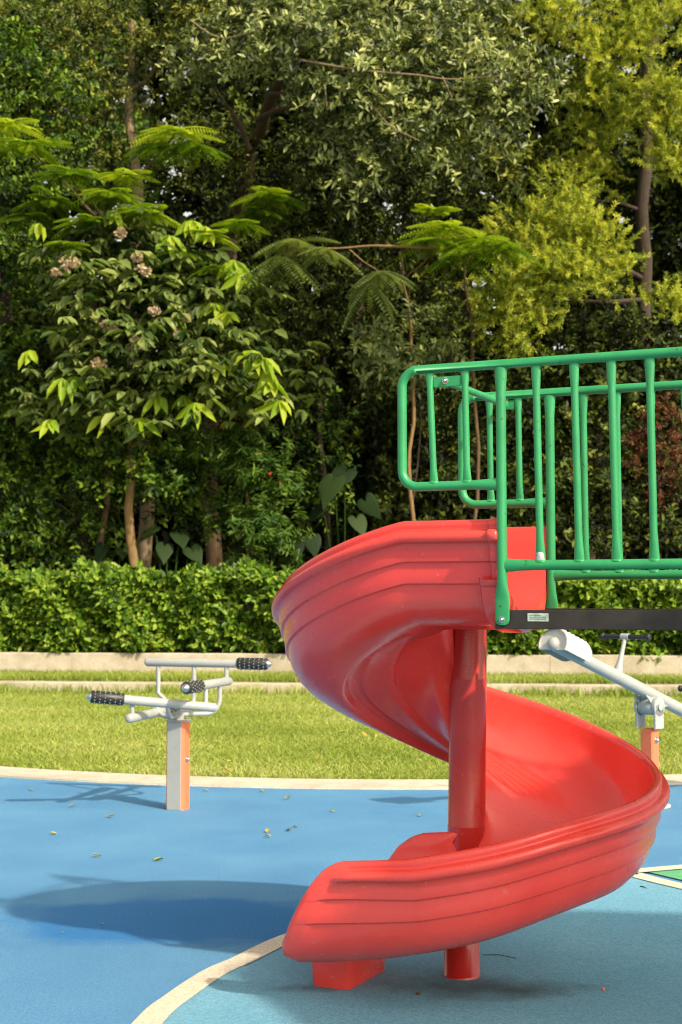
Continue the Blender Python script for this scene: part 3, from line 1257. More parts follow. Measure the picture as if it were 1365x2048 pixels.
def shell(sign):
    m = MB()
    rs = .105
    inner_ = []
    outer_ = []
    st = [L1 - .005, L1 - .012, L1 - .05, L1 - .12, L1 - .20, L1 - .26, L1 - .285, L1 - .30]
    sc_ = [.96, 1.0, 1.0, .98, .99, 1.0, .9, .55]
    angs = np.linspace(math.radians(-22), math.radians(202), 22)
    rings_ = []
    for q, k in zip(st, sc_):
        c0 = beam0 + ad * sign * q + an * .0
        o_ = [c0 + sd * rs * k * math.cos(a_) + an * (rs * k * math.sin(a_) * .92) for a_ in angs]
        rings_.append(o_)
    for i in range(len(rings_) - 1):
        pass
    m.loft(rings_, closed=False)
    inner2 = []
    for q, k in zip(st, sc_):
        c0 = beam0 + ad * sign * q
        inner2.append([c0 + sd * (rs * k - .006) * math.cos(a_) + an * ((rs * k - .006) * math.sin(a_) * .92) for a_ in angs])
    m.loft([r_[::-1] for r_ in inner2], closed=False)
    # end disc behind the ball end
    c0 = beam0 + ad * sign * (L1 - .02)
    face = [c0 + sd * .102 * math.cos(a_) + an * (.102 * math.sin(a_) * .92) for a_ in angs]
    m.add(face, [tuple(range(len(face)))], False)
    # raised pads on the seat
    for i in range(5):
        for j in range(7):
            a_ = math.radians(35 + j * 18.5)
            q = L1 - .06 - i * .045
            c1 = beam0 + ad * sign * q + sd * rs * .985 * math.cos(a_) + an * (rs * .985 * math.sin(a_) * .92)
            nn = sd * math.cos(a_) + an * math.sin(a_)
            m.tube([c1, c1 + nn * .004, c1 + nn * .006], [.013, .011, .005], 8)
    m.build('seat', WHITEP, saw)


shell(1)
shell(-1)


def handle(sign):
    hb = beam0 + ad * sign * (np.linalg.norm(at(1235, 1365, 8.62) - SP)) * (1.0 if sign > 0 else 1.9)
    lean_ = (Vv(0, 0, 1) * .92 - ah * sign * .38)
    lean_ /= np.linalg.norm(lean_)
    tp = hb + lean_ * .262
    m = MB()
    m.tube([hb - lean_ * .01, hb + lean_ * .055, hb + lean_ * .10, hb + lean_ * .17, tp], [.034, .026, .017, .0135, .0135], 16)
    m.tube([tp - sd * .026, tp + sd * .026], .021, 16)
    m.build('handle_stem', GREYP, saw)
    for q in (-1, 1):
        m = MB()
        m.tube([tp + sd * q * .026, tp + sd * q * .150], .0155, 16)
        m.tube([tp + sd * q * .150, tp + sd * q * .153, tp + sd * q * .172, tp + sd * q * .176], [.016, .0215, .0215, .016], 16)
        m.build('handle_grip', GRIP, saw)


handle(1)
handle(-1)
m = MB()
m.tube([SP - sd * .056, SP - sd * .052, SP + sd * .052, SP + sd * .056], [.050, .056, .056, .050], 26)
# saddle gusset under the beam
for q in (-.045, .045):
    c0 = beam0 + sd * q
    tri = [c0 + ad * .14 - an * .035, c0 - ad * .14 - an * .035, SP + sd * q - ad * .05, SP + sd * q + ad * .05]
    m.loft([[p - sd * .004 for p in tri], [p + sd * .004 for p in tri]], smooth=False)
m.build('pivot', GREYD, saw)
m = MB()
for q in (-.066, .066):
    c0 = Vv(SP[0], SP[1], 0) + sd * q
    hz = SP[2]
    m.obox(c0 + Vv(0, 0, hz - .065), ah * .050, sd * .008, Vv(0, 0, .075), .002)
    m.tube([c0 - sd * .008 + Vv(0, 0, hz), c0 + sd * .008 + Vv(0, 0, hz)], .062, 26)
    m.tube([c0 + sd * (.008 if q > 0 else -.008) + Vv(0, 0, hz), c0 + sd * (.018 if q > 0 else -.018) + Vv(0, 0, hz)], .024, 18)
m.build('yoke', GREYD, saw)
m = MB()
c0 = Vv(SP[0], SP[1], 0)
m.obox(c0 + Vv(0, 0, (SP[2] - .14) / 2 + .0), ah * .042, sd * .046, Vv(0, 0, (SP[2] - .14) / 2), .010)
m.build('post', ORANGE, saw)
m = MB()
p = c0 + sd * .046 + Vv(0, 0, SP[2] - .21)
m.tube([p, p + sd * .005], .022, 18)
m.tube([p + sd * .005, p + sd * .014, p + sd * .02], [.016, .013, .005], 14)
m.build('bolt', STEEL, saw)
m = MB()
m.obox(c0 + Vv(0, 0, .012), ah * .085, sd * .095, Vv(0, 0, .012), .004)
m.build('base_plate', KERBM, saw)

# ================================================================== PLANTS
L_HEDGE = leafmat('hedge_leaf', [(0.020, 0.050, 0.005), (0.075, 0.155, 0.012), (0.17, 0.28, 0.024), (0.28, 0.38, 0.045)], .35, .3, (1.3, 1.3, .6))
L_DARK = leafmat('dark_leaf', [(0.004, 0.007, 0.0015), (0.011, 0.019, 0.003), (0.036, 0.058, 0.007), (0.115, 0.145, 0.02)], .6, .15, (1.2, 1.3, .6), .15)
L_DEEP = leafmat('deep_green_leaf', [(0.006, 0.018, 0.002), (0.024, 0.060, 0.005), (0.08, 0.155, 0.012), (0.18, 0.27, 0.022)], .5, .25, (1.2, 1.3, .6), .25)
L_OLIVE = leafmat('olive_leaf', [(0.012, 0.022, 0.003), (0.05, 0.075, 0.010), (0.15, 0.18, 0.022), (0.28, 0.29, 0.04)], .5, .28, (1.2, 1.2, .6), .3)
L_SILVER = leafmat('silver_green_leaf', [(0.020, 0.030, 0.008), (0.10, 0.135, 0.038), (0.28, 0.32, 0.10), (0.42, 0.44, 0.14)], .42, .22, (1.1, 1.2, .6), .45)
L_GOLD = leafmat('golden_leaf', [(0.09, 0.13, 0.010), (0.25, 0.32, 0.025), (0.42, 0.48, 0.045), (0.56, 0.58, 0.07)], .5, .4, (1.2, 1.1, .5), .3)
L_FEATH = leafmat('feathery_leaf', [(0.045, 0.095, 0.012), (0.11, 0.19, 0.016), (0.21, 0.31, 0.02), (0.38, 0.46, 0.045)], .5, .55, (1.3, 1.3, .5), .3)
L_FEATHG = leafmat('grey_feathery_leaf', [(0.09, 0.13, 0.045), (0.16, 0.21, 0.07), (0.24, 0.29, 0.10), (0.36, 0.40, 0.13)], .5, .35, (1.2, 1.2, .5), .4)
L_PALM = leafmat('compound_leaf', [(0.018, 0.036, 0.007), (0.075, 0.12, 0.025), (0.18, 0.235, 0.06), (0.28, 0.32, 0.09)], .40, .25, (1.2, 1.3, .5), .3)
L_NEW = leafmat('new_leaf', [(0.17, 0.29, 0.015), (0.28, 0.40, 0.02), (0.40, 0.48, 0.03)], .42, .4, (1.2, 1.2, .5))
L_TARO = leafmat('taro_leaf', [(0.007, 0.018, 0.005), (0.015, 0.034, 0.008), (0.035, 0.062, 0.015)], .65, .15, (1.2, 1.3, .5))
L_WHORL = leafmat('whorled_leaf', [(0.03, 0.075, 0.010), (0.06, 0.125, 0.015), (0.10, 0.17, 0.022)], .42, .25, (1.2, 1.2, .5))
L_RED = leafmat('reddish_leaf', [(0.05, 0.020, 0.008), (0.09, 0.03, 0.012), (0.15, 0.045, 0.018), (0.10, 0.06, 0.02)], .5, .25)
PETAL = leafmat('pink_petal', [(0.50, 0.36, 0.16), (0.70, 0.56, 0.36), (0.80, 0.66, 0.58)], .6, .3)
REDF = leafmat('red_petal', [(0.5, 0.03, 0.02), (0.7, 0.06, 0.05)], .5, .2)
YELF = leafmat('fallen_leaf_skin', [(0.42, 0.30, 0.05), (0.5, 0.38, 0.08), (0.28, 0.30, 0.05)], .6, .1)


def fine_tree(name, label, blobs, count, leafn, tl, L, W, mat, trunk=None, tmat=None, rad=.08, limbs=(), up=.7, sag=.25, axis_up=.3,
              spread=.85, cat='tree', group=None, lo=.55, part='crown', vj=.35, lump=.22, fwd=.5, droop=.15, clump=5, csd=.16):
    base = trunk[0] if trunk is not None else (blobs[0][0][0], blobs[0][0][1], .5)
    t = empty(name, base, label, cat, group)
    lv = Leaves()
    C, A = blob_points(blobs, count, lo, lump=lump, clump=clump, csd=csd)
    ax = A * .8 + np.array([0, 0, axis_up]) + rng.normal(0, .4, A.shape)
    lv.sprays(C, ax, leafn, tl, L, W, up=up, sag=sag, spread=spread, vj=vj, fwd=fwd, droop=droop)
    lv.build(part, mat, t)
    if trunk is not None:
        m = MB()
        pts = []
        for i in range(len(trunk) - 1):
            wpt = wiggle(trunk[i], trunk[i + 1], 6, .03)
            pts += wpt if i == 0 else wpt[1:]
        m.tube(pts, taper(len(pts), rad, rad * .45), 12)
        m.build('trunk' if cat == 'tree' else 'stem', tmat or BARK_D, t)
        for lb in limbs:
            m = MB()
            p0, p1, r0 = lb
            pts = wiggle(p0, p1, 8, .06)
            m.tube(pts, taper(len(pts), r0, r0 * .3), 8)
            m.build('limb', tmat or BARK_D, t)
    return t


# ---- hedge on the wall
hed = empty('hedge', (0, wall_y(0) + .8, .45), 'clipped leafy green hedge on top of the low stone wall', 'hedge')
n = 13500
hx = rng.uniform(-7.2, 7.2, n)
face = rng.random(n)
hz = np.where(face < .72, .50 + rng.random(n) * 1.08, 1.56 + rng.normal(0, .06, n))
bump_ = .10 * np.sin(hx * 2.1) + .09 * np.sin(hx * 5.3 + hz * 3) + .10 * np.sin(hz * 7 + hx) * np.sin(hx * 6.7)
hy = wall_y(hx) + np.where(face < .72, .18 + bump_ + rng.random(n) ** 1.5 * .4, .3 + rng.random(n) * 1.2)
hz = hz + np.where(face < .72, 0, .07 * np.sin(hx * 3.0) + .05 * np.sin(hx * 7.7)) - np.clip(hx - 1.5, 0, 9) * .035
gap = (np.sin(hx * 1.9 + 1.0) * np.sin(hx * .83) + .35 * np.sin(hx * 6.1 + hz * 2) + .3 * np.sin(hx * 11 + hz * 9)) > .70
drop = gap & (rng.random(n) < .65) & (hz < 1.5)
k_ = ~drop
lv = Leaves()
A = np.stack([rng.normal(0, .4, n), np.full(n, -.8), np.full(n, .45)], 1)
lv.sprays(np.stack([hx, hy, hz], 1)[k_], A[k_], 6, .12, .112, .062, up=.6, sag=.1, spread=.8, vj=.5)
lv.build('foliage', L_HEDGE, hed)
m = MB()
for x in np.arange(-7, 7.1, .35):
    p0 = Vv(x, wall_y(x) + .75, .44)
    m.tube(wiggle(p0, p0 + Vv(rng.normal(0, .15), rng.normal(0, .1), .98), 5, .1), taper(6, .02, .008), 6)
m.build('stems', BARK_D, hed)

hm = MB()
hxs = np.linspace(-60, 60, 40)
hys = np.linspace(0, 1, 8)
vs = [(x, 41.5 + t * 10, 1.5 + 8.2 * t ** .8 + .5 * math.sin(x * .7 + t * 3) * t) for t in hys for x in hxs]
hm.add(vs, [(j * 40 + i, j * 40 + i + 1, (j + 1) * 40 + i + 1, (j + 1) * 40 + i) for j in range(7) for i in range(39)])
tag(hm.build('sky_block_slope', concrete('sky_block_green', (0.012, 0.020, 0.006), (0.035, 0.05, 0.014), 2.0)), kind='structure')  # added dark slope, blocks the sky low between the trees

# ---- far wood, a single dark mass behind everything
holes = ((380, 150, 15), (1140, 55, 40), (1325, 40, 30))
wb = []
for py in range(-80, 1180, 130):
    for px in range(-860, 2240, 150):
        qx, qy = px + rng.normal(0, 25), py + rng.normal(0, 20)
        if any((qx - a_) ** 2 + (qy - b_) ** 2 < (c_ + 75) ** 2 for a_, b_, c_ in holes):
            continue
        wb.append(pb(qx, qy, 37 + rng.random() * 3, 115, 105, 1.5))
C, A = blob_points(wb, 17500, .2)
lv = Leaves()
lv.sprays(C, A + np.array([0, 0, .2]), 9, .6, .36, .22, up=.6)
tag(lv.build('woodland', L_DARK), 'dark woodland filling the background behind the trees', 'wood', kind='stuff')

# ---- dark evergreen trees behind
spots = [(-60, 29.5, 330, 640, 'dense dark tree at the far left edge'), (170, 31.0, 420, 620, 'dark tree behind the pale spotted trunk'),
         (480, 30.0, 420, 640, 'dark tree behind the brown leaning trunk'), (700, 28.5, 560, 520, 'dark tree low behind the feathery branch'),
         (930, 30.0, 400, 640, 'dark tree behind the silvery foliage'), (1170, 31.0, 460, 600, 'dark tree behind the golden foliage'),
         (1420, 29.0, 330, 660, 'dark tree at the far right edge')]
for i, (px, Yd, cyp, hp, lab) in enumerate(spots):
    blobs = []
    for k in range(7):
        blobs.append(pb(px + rng.normal(0, 75), cyp - hp * .8 + k * hp * .27 + rng.normal(0, 25), Yd + rng.normal(0, .8), 120 + rng.random() * 50, 95 + rng.random() * 40, 1.2))
    b0 = at(px, 1120, Yd + .5)
    b0[2] = .6
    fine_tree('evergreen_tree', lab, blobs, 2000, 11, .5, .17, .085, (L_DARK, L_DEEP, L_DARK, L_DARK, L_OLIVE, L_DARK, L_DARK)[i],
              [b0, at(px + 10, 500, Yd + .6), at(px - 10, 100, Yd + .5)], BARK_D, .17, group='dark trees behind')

# ---- upper left small leaved tree with a pale spotted trunk
fine_tree('pale_trunk_tree', 'small leaved tree with a pale spotted trunk at the upper left', [pb(60, 40, 24.5, 150, 110), pb(200, 90, 24.8, 110, 80),
          pb(330, 50, 24.6, 120, 80), pb(120, 200, 24.8, 120, 70), pb(440, 40, 24.4, 110, 80), pb(210, 270, 25.2, 110, 60), pb(400, 300, 25, 80, 60)],
          1500, 13, .45, .085, .042, L_OLIVE, [Vv(at(275, 1000, 25)[0], 25, .6), at(278, 440, 25), at(262, 40, 25)], BARK_P, .14,
          [(at(264, 180, 25), at(400, 60, 24.6), .05), (at(262, 120, 25), at(120, 60, 24.6), .05)], vj=.5)
# ---- left dark climber tree
fine_tree('climber_clad_tree', 'deep green climber covered tree filling the left edge', [pb(-20, 180, 23, 110, 130), pb(0, 420, 23, 100, 130), pb(30, 600, 23.2, 110, 110),
          pb(-10, 760, 23.2, 120, 100), pb(70, 240, 23.6, 90, 90), pb(50, 880, 23.6, 110, 90)], 1600, 12, .38, .10, .06, L_DEEP,
          [Vv(at(10, 1000, 23.8)[0], 23.8, .5), at(0, 500, 23.8), at(-10, 150, 23.8)], BARK_D, .15, vj=.5)
# ---- silver leaved tree, its branches hang forward over the scene
fine_tree('silver_leaf_tree', 'large silvery green leaved tree spreading across the top centre', [pb(690, 90, 21.6, 105, 85), pb(760, 190, 21.2, 75, 70), pb(640, 180, 21.8, 60, 60),
          pb(860, 90, 21.8, 95, 55), pb(980, 120, 21.2, 85, 50), pb(1050, 210, 21.0, 70, 50), pb(935, 235, 21.2, 80, 42), pb(905, 300, 21.2, 26, 36), pb(835, 280, 21.2, 60, 32),
          pb(735, 320, 21.4, 40, 42), pb(540, 50, 22.6, 110, 80), pb(780, 30, 22.5, 130, 55), pb(960, 30, 22.8, 90, 50), pb(410, 110, 23, 60, 45),
          pb(700, 250, 21.8, 60, 50)],
          1900, 13, .34, .13, .050, L_SILVER, [Vv(at(430, 1000, 27)[0], 27, .6), at(460, 480, 26.6), at(505, 290, 25.2), at(548, 190, 24), at(600, 90, 23)], BARK_B, .16,
          [(at(545, 190, 23.8), at(760, 130, 21.9), .06), (at(515, 240, 24), at(640, 190, 22.2), .05), (at(840, 150, 21.4), at(1000, 160, 21.2), .02),
           (at(760, 130, 21.9), at(840, 150, 21.4), .03), (at(890, 152, 21.3), at(905, 200, 21.2), .014), (at(735, 170, 21.8), at(840, 285, 21.1), .018),
           (at(500, 300, 24), at(420, 150, 23.4), .05)], lo=.35, vj=.4, sag=.5, lump=.35, clump=7, csd=.17)
sil = bpy.data.objects['silver_leaf_tree']
for q in ([(600, 120, 21.2), (720, 140, 20.7), (835, 150, 20.5), (900, 158, 20.4), (1000, 152, 20.5)], [(885, 153, 20.5), (905, 195, 20.4)], [(740, 205, 20.8), (780, 250, 20.5), (840, 282, 20.4)],
          [(650, 170, 21), (655, 220, 20.9)], [(380, 40, 22), (440, 75, 21.8), (520, 60, 21.6)]):
    m = MB()
    pts = smooth_path([at(*p) for p in q], 5)
    m.tube(pts, taper(len(pts), .020 if len(q) > 3 else .012, .006), 7)
    m.build('branch', BARK_P, sil)

# ---- mid dark foliage under the canopy
fine_tree('shade_tree', 'dim small leaved tree in the shade under the silvery canopy', [pb(640, 380, 25, 110, 90), pb(520, 360, 25.2, 110, 90), pb(760, 400, 25, 90, 90), pb(830, 520, 25.3, 110, 110),
          pb(600, 560, 25.4, 120, 110), pb(700, 700, 25.6, 110, 110), pb(560, 760, 25.6, 110, 120), pb(880, 380, 25.2, 90, 80), pb(490, 400, 23.2, 70, 70), pb(470, 520, 23.2, 70, 80), pb(500, 660, 23.2, 70, 90), pb(470, 780, 23.4, 60, 60)], 2000, 11, .4, .09, .045, L_DARK,
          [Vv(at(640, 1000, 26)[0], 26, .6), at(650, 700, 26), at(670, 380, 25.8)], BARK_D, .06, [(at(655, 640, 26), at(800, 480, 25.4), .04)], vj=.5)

# ---- golden tree at the right
gold = empty('golden_tree', (at(1300, 1000, 24)[0], 24, .6), 'yellow green fine leaved tree with a dark trunk at the upper right', 'tree')
gb = [pb(1085, 470, 22.2, 90, 75), pb(1165, 500, 22.2, 95, 70), pb(1030, 570, 21.9, 85, 70), pb(1120, 560, 21.9, 95, 60), pb(1125, 395, 22.5, 45, 65),
      pb(1055, 650, 21.8, 45, 55), pb(985, 610, 21.9, 35, 50), pb(1245, 540, 22.3, 35, 45), pb(1225, 110, 22.6, 75, 75), pb(1300, 190, 22.4, 80, 50),
      pb(1090, 40, 23, 90, 45), pb(1260, 30, 22.8, 60, 60), pb(1345, 320, 22.4, 45, 60), pb(1335, 610, 22.4, 42, 40), pb(1200, 270, 23.2, 55, 60),
      pb(1350, 60, 22.8, 40, 50), pb(1165, 340, 23.3, 45, 45), pb(1210, 200, 22.8, 50, 40), pb(1330, 250, 22.5, 60, 40)]
C, A = blob_points(gb, 2500, .25, lump=.4, clump=5, csd=.12)
lv = Leaves()
lv.sprays(C, A * .6 + np.array([0, -.1, .25]) + rng.normal(0, .35, A.shape), 34, .28, .070, .017, up=.5, spread=.75, sag=.1, fwd=.75, vj=.4)
lv.build('crown', L_GOLD, gold)
m = MB()
pts = wiggle((gold.location.x, 24, .6), at(1292, 520, 24), 8, .02)[:-1] + wiggle(at(1292, 520, 24), at(1285, 200, 23.8), 6, .04)[:-1] + wiggle(at(1285, 200, 23.8), at(1335, -20, 23.6), 5, .04)
m.tube(pts, taper(len(pts), .13, .10), 12)
m.build('trunk', BARK_D, gold)
for p0, p1, r0 in ((at(1290, 560, 24), at(1120, 470, 22.3), .05), (at(1288, 420, 24), at(1130, 400, 22.6), .04), (at(1285, 240, 23.8), at(1220, 120, 22.7), .05),
                   (at(1290, 600, 24), at(1040, 600, 22), .045), (at(1285, 230, 23.8), at(1340, 330, 22.5), .03), (at(1300, 130, 23.7), at(1265, -20, 23), .05)):
    m = MB()
    pts = wiggle(p0, p1, 8, .05)
    m.tube(pts, taper(len(pts), r0, r0 * .25), 8)
    m.build('limb', BARK_D, gold)


# ---- feathery trees: flat tiered fronds
def fronds(lv, centre, nf, length, tilt=0.0, spread=PI * 2, a0=0.0, npair=15, pl=.12, pw=.030, droop=.35, var=None):
    centre = np.array(centre)
    for k in range(nf):
        a_ = a0 + spread * (k + rng.random() * .6) / nf
        el = tilt + rng.normal(0, .14)
        d = Vv(math.cos(a_) * math.cos(el), math.sin(a_) * math.cos(el), math.sin(el))
        sdv = np.cross(d, Vv(0, 0, 1))
        sdv /= np.linalg.norm(sdv)
        Lf = length * (.7 + .5 * rng.random())
        t = np.linspace(.08, 1, npair)
        P = centre + d * (t * Lf)[:, None]
        P[:, 2] -= droop * Lf * t ** 2
        wdt = np.sin(np.clip(t * .92 + .12, 0, 1) * PI) ** .6
        fw_ = d - Vv(0, 0, 1) * (2 * droop * t)[:, None]
        for sg in (1, -1):
            D = sdv * sg + fw_ * .35 - Vv(0, 0, .12)
            N = np.tile(Vv(0, 0, 1), (npair, 1)) + sdv * sg * .15 + rng.normal(0, .05, (npair, 3))
            v_ = np.clip((rng.random() if var is None else var + rng.normal(0, .12)) + rng.normal(0, .06, npair), 0, 1)
            lv.add(P, D, N, pl * wdt * (Lf / .5) ** .5, pw, .12, .05, v_)


def feather_tree(label, clusters, trunk, tmat, rad, limbs, mat, name='feathery_tree'):
    t = empty(name, trunk[0], label, 'tree')
    lv = Leaves()
    for (px, py, Yd, nf, ln, tl, v_) in clusters:
        fronds(lv, at(px, py, Yd), int(nf * 1.5), ln * 1.15, tl, var=v_, pl=.15, pw=.036)
    lv.build('crown', mat, t)
    m = MB()
    pts = []
    for i in range(len(trunk) - 1):
        wpt = wiggle(trunk[i], trunk[i + 1], 6, .03)
        pts += wpt if i == 0 else wpt[1:]
    m.tube(pts, taper(len(pts), rad, rad * .5), 10)
    m.build('trunk', tmat, t)
    for p0, p1, r0 in limbs:
        m = MB()
        pts = wiggle(p0, p1, 8, .04)
        m.tube(pts, taper(len(pts), r0, r0 * .4), 8)
        m.build('limb', tmat, t)
    return t


feather_tree('bright feathery leaved tree with flat tiers above the flowering tree',
             [(350, 262, 21.2, 11, .62, .10, .8), (380, 285, 21.4, 9, .55, 0, .35), (310, 290, 21.6, 8, .5, 0, .3), (140, 345, 21.3, 10, .62, .05, .35), (220, 385, 21.2, 10, .6, .05, .6),
              (60, 290, 21.4, 10, .6, .1, .6), (15, 250, 21.4, 9, .55, .15, .85), (100, 400, 21.3, 9, .5, .0, .3), (260, 420, 21.3, 9, .5, .1, .6), (360, 500, 21.3, 10, .5, -.1, .4), (60, 430, 21.5, 9, .5, 0, .2), (420, 470, 21.1, 7, .42, .2, .8), (300, 425, 21.1, 8, .45, .15, .7), (480, 445, 21.4, 6, .45, .1, .45), (130, 490, 21.1, 6, .4, .1, .6), (250, 350, 21.2, 7, .45, .2, .9), (530, 385, 21.6, 6, .5, .1, .7),
              (180, 440, 21.2, 9, .5, .1, .5), (430, 530, 21.2, 8, .45, -.2, .5), (560, 395, 22, 8, .5, 0, .3), (520, 420, 22, 8, .45, 0, .25)],
             [Vv(at(190, 1050, 22.6)[0], 22.6, .5), at(205, 700, 22.6), at(200, 420, 22.2)], BARK_B, .06,
             [(at(200, 480, 22.3), at(350, 270, 21.4), .03), (at(200, 440, 22.3), at(60, 300, 21.5), .03), (at(200, 430, 22.2), at(140, 350, 21.4), .02),
              (at(202, 520, 22.3), at(430, 500, 21.4), .02)], L_FEATH)
feather_tree('feathery leaved tree with a long bare branch and thin pale trunk above the railing',
             [(590, 480, 20.9, 10, .60, -.05, .5), (560, 510, 20.8, 7, .62, -.35, .3), (650, 495, 20.8, 6, .5, -.2, .6), (760, 540, 20.7, 7, .55, -.35, .4), (735, 560, 20.6, 5, .6, -.6, .2)],
             [Vv(at(822, 1060, 22.6)[0], 22.6, .6), at(818, 930, 22.6), at(828, 760, 22.6), at(815, 600, 22.3), at(800, 505, 21.6)], BARK_G, .038,
             [(at(812, 560, 22.2), at(865, 495, 21), .02), (at(880, 494, 20.9), at(640, 496, 20.9), .026), (at(640, 496, 20.9), at(560, 510, 20.9), .016),
              (at(700, 500, 20.9), at(760, 545, 20.7), .012)], L_FEATHG)
feather_tree('vivid green feathery sprays spreading in front of the golden foliage',
             [(900, 455, 20.8, 11, .62, .12, .8), (860, 480, 20.9, 9, .55, 0, .6), (960, 480, 20.7, 10, .6, .05, .6), (1010, 490, 20.6, 8, .55, -.1, .35), (870, 425, 21, 6, .4, .5, .8), (930, 500, 20.7, 9, .6, -.1, .4)],
             [Vv(at(940, 1060, 22.4)[0], 22.4, .6), at(945, 700, 22.3), at(930, 500, 21.2)], BARK_B, .035, [(at(930, 510, 21.3), at(870, 470, 20.9), .015)], L_FEATH)

# ---- flowering tree with big compound leaves
flo = empty('flowering_tree', (at(262, 1110, 22.2)[0], 22.2, .5), 'broad leaved tree with pale pink blossom clusters above the left hedge', 'tree')


def palmate(lv, C, A, nl, L, W, drp=.35, var=None):
    C = np.asarray(C)
    K = len(C)
    for i in range(nl):
        ph = -1.1 + 2.2 * i / (nl - 1)
        a_ = np.arctan2(A[:, 1], A[:, 0]) + ph * 1.2 + rng.normal(0, .12, K)
        D = np.stack([np.cos(a_), np.sin(a_), np.full(K, -.25) - drp + rng.normal(0, .2, K)], 1)
        N = np.array([0, -.25, 1.0]) + rng.normal(0, .25, (K, 3))
        Ls = L * (1 - .25 * abs(ph)) * (.8 + .4 * rng.random(K))
        v_ = None if var is None else np.clip(var + rng.normal(0, .15, K), 0, 1)
        lv.add(C + D * .02, D, N, Ls, Ls * W, .28, .10, v_)


fb = [pb(95, 560, 21.9, 40, 40), pb(490, 800, 21.9, 50, 50), pb(100, 820, 21.8, 55, 40), pb(500, 590, 21.8, 45, 60), pb(170, 500, 21.7, 60, 50), pb(560, 720, 22, 40, 40), pb(250, 560, 21.6, 120, 90), pb(380, 600, 21.6, 100, 90), pb(170, 660, 21.7, 90, 90), pb(310, 700, 21.4, 130, 80), pb(420, 720, 21.5, 90, 80), pb(220, 780, 21.7, 110, 70),
      pb(350, 790, 21.7, 110, 60), pb(260, 480, 21.8, 80, 50), pb(460, 660, 21.8, 60, 60), pb(330, 540, 21.4, 80, 60)]
C, A = blob_points(fb, 1250, .15, lump=.6, clump=4, csd=.24)
lv = Leaves()
half = rng.random(len(C)) < .5
vv = rng.random(len(C))
palmate(lv, C[half], (A + rng.normal(0, .7, A.shape))[half], 3, .33, .44, drp=-.05, var=vv[half])
palmate(lv, C[~half], (A + rng.normal(0, .7, A.shape))[~half], 5, .24, .44, drp=.25, var=vv[~half])
lv.build('crown', L_PALM, flo)
lv = Leaves()
newp = [(385, 440, 4), (412, 452, 3), (470, 520, 5), (490, 545, 4), (430, 605, 6), (455, 625, 4), (432, 718, 5), (505, 700, 4), (528, 715, 5), (545, 765, 6), (535, 740, 4),
        (150, 752, 5), (100, 838, 4), (285, 835, 5), (125, 755, 3), (318, 790, 3), (370, 790, 4), (390, 805, 4), (228, 420, 3), (80, 445, 3), (360, 640, 3), (340, 470, 4), (60, 700, 3), (560, 800, 4), (205, 830, 3)]
for px, py, nl in newp:
    c0 = at(px, py, 20.9 + rng.random() * .3)
    for k in range(nl):
        a_ = -PI / 2 + (k - (nl - 1) / 2) * .75 + rng.normal(0, .1)
        D = np.array([[math.cos(a_) * .62, math.sin(a_) * .5, -.85 + .22 * abs(k - (nl - 1) / 2) + rng.normal(0, .1)]])
        N = np.array([[.25, -.6, .75]]) + rng.normal(0, .38, (1, 3))
        lv.add(np.array([c0]), D, N, .40 * (.6 + .6 * rng.random()), .130, .25, .14, var=rng.random())
lv.build('new_leaves', L_NEW, flo)
for px, py, rpx in ((140, 525, 30), (112, 545, 12), (275, 515, 16), (288, 540, 20), (225, 655, 20), (212, 650, 12), (308, 622, 16), (375, 637, 12), (198, 728, 20), (240, 465, 16), (285, 690, 20), (355, 668, 12), (270, 680, 10)):
    lv = Leaves()
    C, A = blob_points([pb(px, py, 20.85, rpx * .7, rpx * .52, .06)], 60, .1)
    for k in range(4):
        D = A + rng.normal(0, .7, A.shape)
        lv.add(C, D, rng.normal(0, 1, A.shape) + Vv(0, -.6, .6), .040, .034, .1, .2)
    lv.build('blossom_cluster', PETAL, flo)
m = MB()
pts = wiggle((flo.location.x, 22.2, .45), at(262, 960, 22.2), 6, .03)[:-1] + wiggle(at(262, 960, 22.2), at(275, 700, 21.9), 6, .03)
m.tube(pts, taper(len(pts), .085, .05), 14)
m.build('trunk', BARK_G, flo)
for p0, p1, r0 in ((at(268, 880, 22.1), at(400, 700, 21.7), .035), (at(270, 820, 22.0), at(170, 680, 21.8), .035), (at(273, 740, 22), at(300, 520, 21.7), .03), (at(262, 960, 22.2), at(330, 850, 21.9), .02)):
    m = MB()
    pts = wiggle(p0, p1, 8, .06)
    m.tube(pts, taper(len(pts), r0, r0 * .35), 8)
    m.build('limb', BARK_B, flo)

# ---- shrubs
fine_tree('whorled_shrub', 'upright shrub of narrow whorled leaves with tiny red flowers beside the slide top', [pb(470, 890, 22.2, 70, 70), pb(540, 990, 22.1, 60, 75), pb(500, 1060, 22.1, 80, 60), pb(430, 830, 22.4, 50, 50),
          pb(570, 1070, 22, 50, 50), pb(520, 930, 22.2, 50, 60)], 300, 16, .14, .13, .034, L_WHORL, [Vv(at(500, 1120, 22.4)[0], 22.4, .5), at(495, 1000, 22.4), at(475, 880, 22.4)], BARK_B, .03,
          axis_up=.9, spread=1.1, fwd=.15, cat='shrub', part='foliage', lo=.3)
sh = bpy.data.objects['whorled_shrub']
for px, py in ((445, 855), (470, 835), (522, 905), (540, 948), (560, 960), (490, 850), (290, 672), (360, 735)):
    lv = Leaves()
    c0 = at(px, py, 21.75)
    D = rng.normal(0, 1, (7, 3))
    lv.add(np.tile(c0, (7, 1)), D, rng.normal(0, 1, (7, 3)), .035, .03)
    lv.build('flower', REDF, sh)
